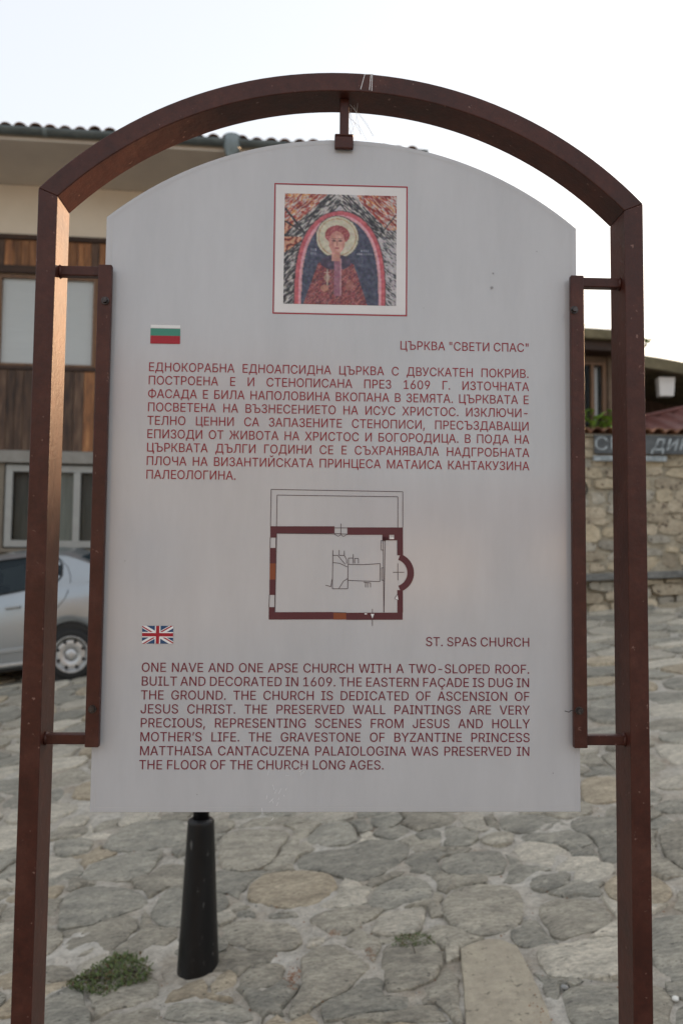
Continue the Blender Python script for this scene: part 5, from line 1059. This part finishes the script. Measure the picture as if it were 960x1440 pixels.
# name board on the wall
sb = empty('name_board', (3.13, WY-.04, 2.9)); tag(sb, 'long dark board with pale white lettering fixed under the tiles of the stone wall', 'sign')
MB().box(0, 2.0, -.055, -.02, .04, .275).build('board', MT['signboard'], sb, bevel=.004)
MB().box(-.01, .90, -.05, -.015, -.05, .015).build('pale_strip', MT['signpaint'], sb, bevel=.004)
for q_ in (('СЕ', -.01, .085, .165, 1.15, 0), ('Л', .44, .085, .165, 1.0, .2), ('дин', .70, .085, .20, 1.0, .28), ('И', 1.32, .085, .165, 1.0, .2)): text_mesh('lettering', [q_], MT['signpaint'], sb, y=-.057)
# small iron ring on the wall
rg = MB(); rg.tube([(2.99+.05*math.cos(a), WY-.07, 2.50+.075*math.sin(a)) for a in [2*PI*i/14 for i in range(15)]], .014, 6); rg.tube([(2.99, WY-.02, 2.575), (2.99, WY-.08, 2.575)], .016, 6)
o = rg.build('iron_ring', MT['iron']); tag(o, 'small black iron ring hanging on the stone wall beside the right holding bar', 'ring')

# ------------------------------------------------------------------ timber house behind the wall
th = empty('timber_house', (4.8, 12.8, 0), D2(10)); tag(th, 'low old brown timber house with mossy eave rising behind the stone wall', 'house')
ops = [(-1.42, -.72, 3.62, 4.72), (-3.6, -2.7, 3.62, 4.72)]
wall_cells(MB(), -4.0, -.12, .8, 4.80, 0, .2, ops).build('wall', MT['oldwood'], th)
MB().box(-4.2, -.36, -.32, .0, 4.81, 4.955).build('eave_board', MT['beam'], th, bevel=.008)
MB().box(-4.3, -.34, -.42, .6, 4.96, 5.12).build('roof_edge', MT['moss'], th, bevel=.02)
V = [(-4.3, -.40, 5.10), (-.34, -.40, 5.10), (-.34, 3, 6.0), (-4.3, 3, 6.0), (-4.3, 5.6, 5.1), (-.34, 5.6, 5.1)]
MB().add(V+[(a, b, c-.1) for a, b, c in V], [(0, 1, 2, 3), (3, 2, 5, 4), (6, 7, 8, 9), (9, 8, 11, 10), (0, 1, 7, 6), (1, 2, 8, 7), (2, 5, 11, 8), (4, 5, 11, 10), (0, 3, 9, 6), (3, 4, 10, 9)]).build('roof', MT['tile'], th)
for (a, b, c, d) in ops:
    f = window(th, a+.01, b-.01, c+.01, d-.01, -.03, .055, MT['brownframe'], mull=((a+b)/2+.12,))
    MB().box(b-.20, b-.10, .08, .085, c+.1, d-.08).build('curtain', MT['blind'], f)
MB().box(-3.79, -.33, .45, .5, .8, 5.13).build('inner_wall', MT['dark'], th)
MB().box(-4.0, -3.8, .21, 5, .8, 4.8).box(-.32, -.12, .21, 5, .8, 4.8).build('side_wall', MT['oldwood'], th)
MB().box(-.70, -.60, -.05, -.004, 3.2, 4.8).build('corner_post', MT['oldwood'], th, bevel=.006)
# porch: sagging heavy roof slab over a dark recess
mb = MB(); P1 = [(-.54+.26*i, 4.78-.014*i-.0030*min(i, 7)**2, 4.60-.014*i-.0030*min(i, 7)**2) for i in range(24)]
V = []
for x, zt, zb in P1: V += [(x, -.35, zt), (x, 2.4, zt+.14), (x, 2.4, zb+.12), (x, -.35, zb)]
F = [(i*4+k, i*4+(k+1) % 4, i*4+4+(k+1) % 4, i*4+4+k) for i in range(23) for k in range(4)]+[(0, 1, 2, 3), (92, 93, 94, 95)]
mb.add(V, F).build('porch_roof', MT['moss'], th)
MB().box(-.10, 5.9, 1.6, 1.7, .8, 4.62).box(-.10, 5.9, 1.601, 1.66, 4.62, 4.66).box(-.10, 5.9, .3, 1.599, 3.0, 3.06).box(5.8, 5.9, .0, 1.6, .8, 4.4).build('porch_back', MT['plank2'], th)
MB().box(-.30, -.20, -.22, -.12, 1.2, 4.56).build('porch_post', MT['beam'], th)
lt = empty('lantern', (4.8+.0, 12.45, 4.18)); lt.location = (5.03, 12.72, 4.19); tag(lt, 'white box lantern hanging under the dark porch roof behind the wall', 'lantern')
V = [(-.11, -.07, 0), (.11, -.07, 0), (.11, .07, 0), (-.11, .07, 0), (-.13, -.08, .30), (.13, -.08, .30), (.13, .08, .30), (-.13, .08, .30)]
MB().add(V, [(3, 2, 1, 0), (4, 5, 6, 7), (0, 1, 5, 4), (1, 2, 6, 5), (2, 3, 7, 6), (3, 0, 4, 7)]).build('shade', MT['lantern'], lt, bevel=.008)
MB().tube([(0, 0, .30), (0, 0, .52)], .008, 6).build('cord', MT['hole'], lt)
# red sheet lean-to
ln = empty('lean_to_roof', (3.1, 11.0, 3.1)); tag(ln, 'sloping dark red ribbed sheet roof between the stone wall and the timber house', 'roof')
mb = MB(); nR = 44; V = []
for i in range(nR+1):
    t = i/nR; x = 2.6*t; zz = .60*t+(.028 if i % 4 in (1, 2) else 0)
    V += [(x, 0, zz-.10), (x+.05, 1.35, zz+.34), (x+.05, 1.35, zz+.325), (x, 0, zz-.115)]
F = [(i*4+k, i*4+(k+1) % 4, i*4+4+(k+1) % 4, i*4+4+k) for i in range(nR) for k in range(4)]+[(0, 1, 2, 3), (nR*4, nR*4+1, nR*4+2, nR*4+3)]
mb.add(V, F).build('ribbed_sheet', MT['redroof'], ln)
MB().tube([(-.02, 1.36, .36), (2.66, 1.40, .99)], .04, 6).build('ridge_roll', MT['redroof'], ln)
MB().box(.05, .12, .1, .17, -2.2, -.14).box(2.4, 2.47, .1, .17, -2.0, .4).box(.05, .12, 1.2, 1.27, -2.2, .26).box(2.4, 2.47, 1.2, 1.27, -2.0, .8).build('roof_post', MT['beam'], ln)
# creeper leaves
def bush(name, lab, c, r, n, size, seed, m):
    rs = random.Random(seed); mb = MB()
    for i in range(n):
        p = Vector((rs.gauss(0, r[0]*.5), rs.gauss(0, r[1]*.5), rs.gauss(0, r[2]*.5))); a = rs.uniform(0, 2*PI); tl = rs.uniform(-.8, .8); L = size*rs.uniform(.6, 1.3)
        d = Vector((math.cos(a)*math.cos(tl), math.sin(a)*math.cos(tl), math.sin(tl))); s2_ = d.cross(Vector((rs.random(), rs.random(), 1))).normalized()
        mb.add([p, p+d*L*.4+s2_*L*.32, p+d*L, p+d*L*.4-s2_*L*.32], [(0, 1, 2, 3)])
    e_ = empty(name, c); tag(e_, lab, 'plant'); mb.build('leaves', m, e_)
    s_ = MB()
    for i in range(5): s_.tube([(0, 0, -r[2]*1.5), (rs.uniform(-1, 1)*r[0]*.3, 0, 0), (rs.uniform(-1, 1)*r[0]*.7, rs.uniform(-1, 1)*r[1]*.4, r[2]*.6)], [.012, .008, .004], 5)
    s_.build('stem', MT['stem'], e_)
bush('climbing_plant', 'bright yellow green leafy plant below the timber house window', (3.70, 11.75, 3.62), (.42, .22, .16), 150, .10, 4, MT['leafy'])
bush('vine_sprig', 'small green vine sprig on the mossy eave left of the right post', (3.55, 12.2, 5.16), (.07, .05, .07), 12, .09, 6, MT['leafy'])
bush('vine_sprig', 'small green vine sprig sticking up right of the right post above the porch roof', (4.66, 12.5, 5.02), (.05, .05, .06), 9, .09, 8, MT['leafy'])

# ------------------------------------------------------------------ silver car
car = empty('parked_car', (-3.15, 9.83, gz(-3.15, 9.83)+.0), 0, 0, -math.atan(GA)); tag(car, 'silver four door car parked on the sloping street in front of the house', 'car')
# local: x = towards the rear, y = 0 at the near side, z = height
WB, FRX, REX = -2.55, -3.35, .98
def lerp(tab, s):
    if s <= tab[0][0]: return tab[0][1]
    for (a, b), (c, d) in zip(tab, tab[1:]):
        if s <= c:
            t = (s-a)/(c-a); return b+(d-b)*t
    return tab[-1][1]
roofT = [(-3.35, .62), (-3.2, .78), (-2.9, .90), (-2.3, 1.02), (-2.15, 1.06), (-1.5, 1.50), (-1.25, 1.58), (-.8, 1.625), (-.3, 1.615), (0.0, 1.565), (.2, 1.465), (.4, 1.335), (.58, 1.20), (.66, 1.155), (.90, 1.12), (.96, 1.06), (.98, .85)]
beltT = [(-3.35, .58), (-3.2, .72), (-2.9, .82), (-2.2, .98), (-1.5, 1.03), (-.8, 1.085), (-.3, 1.125), (0, 1.14), (.4, 1.13), (.9, 1.06), (.98, .82)]
insT = [(-3.35, .45), (-3.25, .20), (-3.0, .08), (-2.6, .02), (-1, 0), (.3, .01), (.7, .05), (.9, .13), (.98, .26)]
def arch_h(s):
    h = .24
    for c in (0.0, WB):
        d = abs(s-c)
        if d < .375: h = max(h, .31+math.sqrt(.375**2-d*d)*1.05)
    return h
WID = 1.66
def section(s):
    bt, rf_, ins = lerp(beltT, s), lerp(roofT, s), lerp(insT, s); b0 = arch_h(s)
    if rf_ < bt+.03: rf_ = bt+.03
    cab = (rf_-bt)
    pts = [(ins+.035, b0), (ins+.008, b0+.03), (ins, max(b0+.05, .44)), (ins-.004, max(b0+.06, .52)), (ins-.006, max(b0+.08, .74)), (ins+.004, max(b0+.1, bt-.17)), (ins+.028, bt-.045), (ins+.05, bt)]
    k = min(1, cab/.40)
    # window bottom, window top, cant rail, roof
    pts += [(ins+.058+.02*k, bt+cab*.05), (ins+.06+.06*k, bt+cab*.28), (ins+.06+.115*k, bt+cab*.58), (ins+.06+.16*k, bt+cab*.82), (ins+.06+.24*k, bt+cab*.93), (ins+.08+.36*k, rf_-.01*k), (WID/2-.1, rf_+.015*k+.012), (WID/2, rf_+.02*k+.014)]
    return pts
S_ = sorted(set([round(FRX+(REX-FRX)*i/40, 3) for i in range(41)]+[round(c+.375*math.cos(PI*i/14), 3) for c in (0, WB) for i in range(15)]+[-2.15, -1.5, -.95, -.85, -.14, -.12, -.045, .0, .05, .1]))
DL0, DL1 = -1.62, -.05
ENDJ = {8: -.14, 9: -.045, 10: -.12}
rowsP = [section(s) for s in S_]; NP = len(rowsP[0]); body = MB(); glassm = MB()
def cp(i, j, side):
    y, z = rowsP[i][j]; return (S_[i], y if side == 0 else WID-y, z)
vid = {}
def VB(i, j, side):
    key = (i, j, side if j < NP-1 else 0)
    if key not in vid: vid[key] = len(body.v); body.v.append(cp(i, j, side))
    return vid[key]
def is_win(i, j): 
    m_ = (S_[i]+S_[i+1])/2; 
    return j in ENDJ and DL0 < m_ < ENDJ[j] and not (-.985 < m_ < -.90)
for side in (0, 1):
    for i in range(len(S_)-1):
        for j in range(NP-1):
            if is_win(i, j): continue
            f = (VB(i, j, side), VB(i+1, j, side), VB(i+1, j+1, side), VB(i, j+1, side)); body.f.append(f if side == 0 else f[::-1]); body.mi.append(0)
for i_, fl_ in ((0, True), (len(S_)-1, False)):
    body.f.append(tuple(VB(i_, j, 0) for j in range(NP))+tuple(VB(i_, j, 1) for j in range(NP-2, -1, -1))); body.mi.append(0)
bodyo = body.build('body', MT['carpaint'], car); smooth_angle(bodyo, 32)
for side in (0, 1):
    for (a, b) in ((DL0, -.985), (-.90, DL1)):
        gm = MB(); yo = .006 if side == 0 else -.006; lo = []; hi = []
        for j in (8, 9, 10):
            for i in range(len(S_)-1):
                if is_win(i, j) and a < (S_[i]+S_[i+1])/2 < b+.02:
                    gm.add([(p[0], p[1]+yo, p[2]) for p in (cp(i, j, side), cp(i+1, j, side), cp(i+1, j+1, side), cp(i, j+1, side))], [(0, 1, 2, 3)])
                    if j == 8: lo.append(i)
                    if j == 10: hi.append(i)
        gm.build('side_window', MT['carglass'], car, smooth=True)
        yo = -.004 if side == 0 else .004; lp = [cp(i, 8, side) for i in lo+[lo[-1]+1]]
        if b == DL1:
            i9 = max(i for i in range(len(S_)-1) if is_win(i, 9))+1
            lp += [cp(i9, 9, side), cp(i9, 10, side)]
        lp += [cp(i, 11, side) for i in ([hi[-1]+1]+hi[::-1])]
        tm = MB(); lp = [(p[0], p[1]+yo, p[2]) for p in lp]; tm.tube(lp+[lp[0]], .011, 6); tm.build('window_trim', MT['hole'], car)
# windscreen and rear glass: dark sheets laid on the cabin slopes
for s0, s1 in ((-2.1, -1.52), (.12, .56)):
    gm = MB(); ii = [i for i in range(len(S_)-1) if s0 <= S_[i] and S_[i+1] <= s1+.01]
    for i in ii:
        for j in (12, 13, 14):
            for side in (0, 1):
                gm.add([(p[0], p[1], p[2]+.006) for p in (cp(i, j, side), cp(i+1, j, side), cp(i+1, j+1, side), cp(i, j+1, side))], [(0, 1, 2, 3)])
    gm.build('windscreen' if s0 < -1 else 'rear_window', MT['carglass'], car)
for c, side in ((0, 0), (0, 1), (WB, 0), (WB, 1)):
    y = .035 if side == 0 else WID-.035; sg = 1 if side == 0 else -1
    wh = MB().lathe([(.205, .0*sg), (.225, -.008*sg), (.29, -.005*sg), (.31, .02*sg), (.312, .10*sg), (.31, .17*sg), (.28, .19*sg), (.15, .19*sg)], 40, 'y', (c, y, .312)).build('wheel', MT['rubber'], car, smooth=True)
    rm = MB().lathe([(.222, -.004*sg), (.212, -.008*sg), (.196, .004*sg), (.16, -.006*sg), (.09, -.012*sg), (.075, .004*sg), (.07, .004*sg), (.06, -.016*sg), (.02, -.02*sg)], 40, 'y', (c, y, .312)); rm.build('rim', MT['alloy'], wh, smooth=True)
    for k in range(8):
        a = 2*PI*k/8+.35; hl = MB()
        hl.lathe([(.026, -.0085*sg), (.020, -.0095*sg)], 4, 'y', (c+.158*math.cos(a), y, .312+.158*math.sin(a)), ph=a)
        hl.build('vent_hole', MT['hole'], wh)
    MB().lathe([(.39, .02*sg+.0), (.39, .22*sg)], 28, 'y', (c, y, .33), cap=True).build('wheel_well', MT['hole'], car)
MB().box(-2.2, -.42, .07, WID-.07, .20, .235).box(-2.1, -.45, .06, WID-.06, .235, .5).build('underbody', MT['hole'], car)
MB().box(-.9, -.1, .14, .20, .6, 1.06).box(-2.0, .0, .2, WID-.2, .55, .85).build('interior_trim', MT['hole'], car)
for yy_ in (.42, 1.24):
    MB().box(-1.35, -1.2, yy_-.22, yy_+.22, .8, 1.25).box(-1.32, -1.24, yy_-.11, yy_+.11, 1.26, 1.44).build('front_seat', MT['seat'], car, bevel=.04)
MB().box(-.50, -.36, .2, WID-.2, .8, 1.22).box(-.50, -.42, .30, .52, 1.22, 1.38).box(-.50, -.42, WID-.52, WID-.3, 1.22, 1.38).build('rear_seat', MT['seat'], car, bevel=.03)
MB().box(-2.1, -.4, -.012, .006, .405, .455, sh=.01).build('rubbing_strip', MT['carpaint'], car, bevel=.006)
MB().box(-2.15, -.42, -.006, .02, .262, .298, sh=.0).build('sill_trim', MT['alloy'], car, bevel=.006)
def surf_y(s, h):
    P = section(s)
    for (y0_, z0_), (y1_, z1_) in zip(P, P[1:]):
        if z0_ <= h <= z1_ and z1_ > z0_: return y0_+(y1_-y0_)*(h-z0_)/(z1_-z0_)
    return P[0][0]
gp = [(-.12, 1.50), (-.05, 1.44), (.02, 1.35), (.055, 1.25), (.06, 1.16), (.045, 1.07), (.0, .98), (-.10, .88), (-.25, .80), (-.37, .66), (-.42, .5), (-.42, .3)]
MB().tube([(s, surf_y(s, h)-.0005, h) for s, h in gp], .0045, 5).build('door_gap', MT['hole'], car)
for d in (-1.68, -.95): MB().box(d-.003, d+.003, -.0065, .003, .46, .98).build('door_gap', MT['hole'], car)
for d in (-1.12, -.62): MB().box(d-.09, d+.09, -.022, .0, .93, .965).build('door_handle', MT['carpaint'], car, bevel=.01)
fc = MB(); fc.tube([(.42+.07*math.cos(a), surf_y(.42, .93)-.001, .93+.07*math.sin(a)) for a in [2*PI*i/20 for i in range(21)]], .003, 5); fc.build('fuel_flap', MT['hole'], car)
for yy_ in (.14, WID-.14):
    MB().box(.86, .965, yy_-.12, yy_+.12, .72, .98).build('tail_lamp', MT['redlamp'], car, bevel=.02)
    MB().box(-3.30, -3.12, yy_-.02 if yy_ < .5 else yy_-.22, yy_+.22 if yy_ < .5 else yy_+.02, .56, .70).build('head_lamp', MT['clearlamp'], car, bevel=.02)
MB().box(.80, 1.03, .06, WID-.06, .34, .60).build('rear_bumper', MT['carpaint'], car, bevel=.04, seg=3)
MB().box(-3.42, -3.05, .12, WID-.12, .26, .52).build('front_bumper', MT['carpaint'], car, bevel=.04, seg=3)

# ------------------------------------------------------------------ buildings beside and behind the viewer (unseen; some added to block the sun or be mirrored in the board)
def plain_house(name, lab, c, rz, W, Dp, H, mwall, cols, rowsz, ridge=2.0):
    e_ = empty(name, (c[0], c[1], gz(c[0], c[1])-.6), rz); tag(e_, lab, 'house')
    wops = [(x-.5, x+.5, z_, z_+1.3) for x in cols for z_ in rowsz]
    wall_cells(MB(), -W/2, W/2, 0, H, 0, .35, wops).build('wall', mwall, e_)
    MB().box(-W/2, -W/2+.3, .352, Dp, 0, H).box(W/2-.3, W/2, .352, Dp, 0, H).box(-W/2+.3, W/2-.3, Dp-.3, Dp, 0, H).box(-W/2+.3, W/2-.3, 1.2, 1.3, 0, H-.1).build('side_wall', mwall, e_)
    for a, b, c1, d in wops: window(e_, a+.01, b-.01, c1+.01, d-.01, .08, .07, MT['brownframe'], mull=((a+b)/2,))
    o_ = .6; V = [(-W/2-o_, -o_, H+.002), (W/2+o_, -o_, H+.002), (W/2+o_, Dp/2, H+ridge), (-W/2-o_, Dp/2, H+ridge), (-W/2-o_, Dp+o_, H+.002), (W/2+o_, Dp+o_, H+.002)]
    MB().add(V+[(a, b, c_+.15) for a, b, c_ in V], [(0, 1, 2, 3), (3, 2, 5, 4), (6, 7, 8, 9), (9, 8, 11, 10), (0, 1, 7, 6), (1, 2, 8, 7), (2, 5, 11, 8), (4, 5, 11, 10), (0, 3, 9, 6), (3, 4, 10, 9)]).build('roof', MT['tile'], e_)
    return e_
# unseen long row, added uphill to block the low sun
plain_house('shading_row_house', 'unseen long cream row house with tiled roof, added uphill to shade the street', (33, 19, 0), -D2(62), 66, 9, 7.34, MT['plaster'], [-27+6*i for i in range(10)], [1.6, 4.4], .6)
plain_house('neighbour_house', 'two storey cream house next door, left of the timber banded house', (-15.5, 12.0, 0), HA, 14, 8, 6.6, MT['plaster'], [-5, -1.7, 1.7, 5], [2.0, 4.6], 1.8)
# unseen church block, added behind the viewer for its reflection in the board
plain_house('reflected_church', 'unseen plain stone church with tiled roof, added behind the viewer for its reflection', (-5.5, -13.0, 0), PI, 13, 8, 6.2, WSM[0] if False else MT['wmortar'], [-3, 3], [3.0], 2.0)
plain_house('reflected_low_house', 'unseen low plastered house with tiled roof, added behind the viewer on the right for its reflection', (10, -16, 0), PI, 16, 7, 2.6, MT['plaster'], [-5, 0, 5], [1.1], 1.2)  # unseen, added; kept low so the board mirrors sky above it
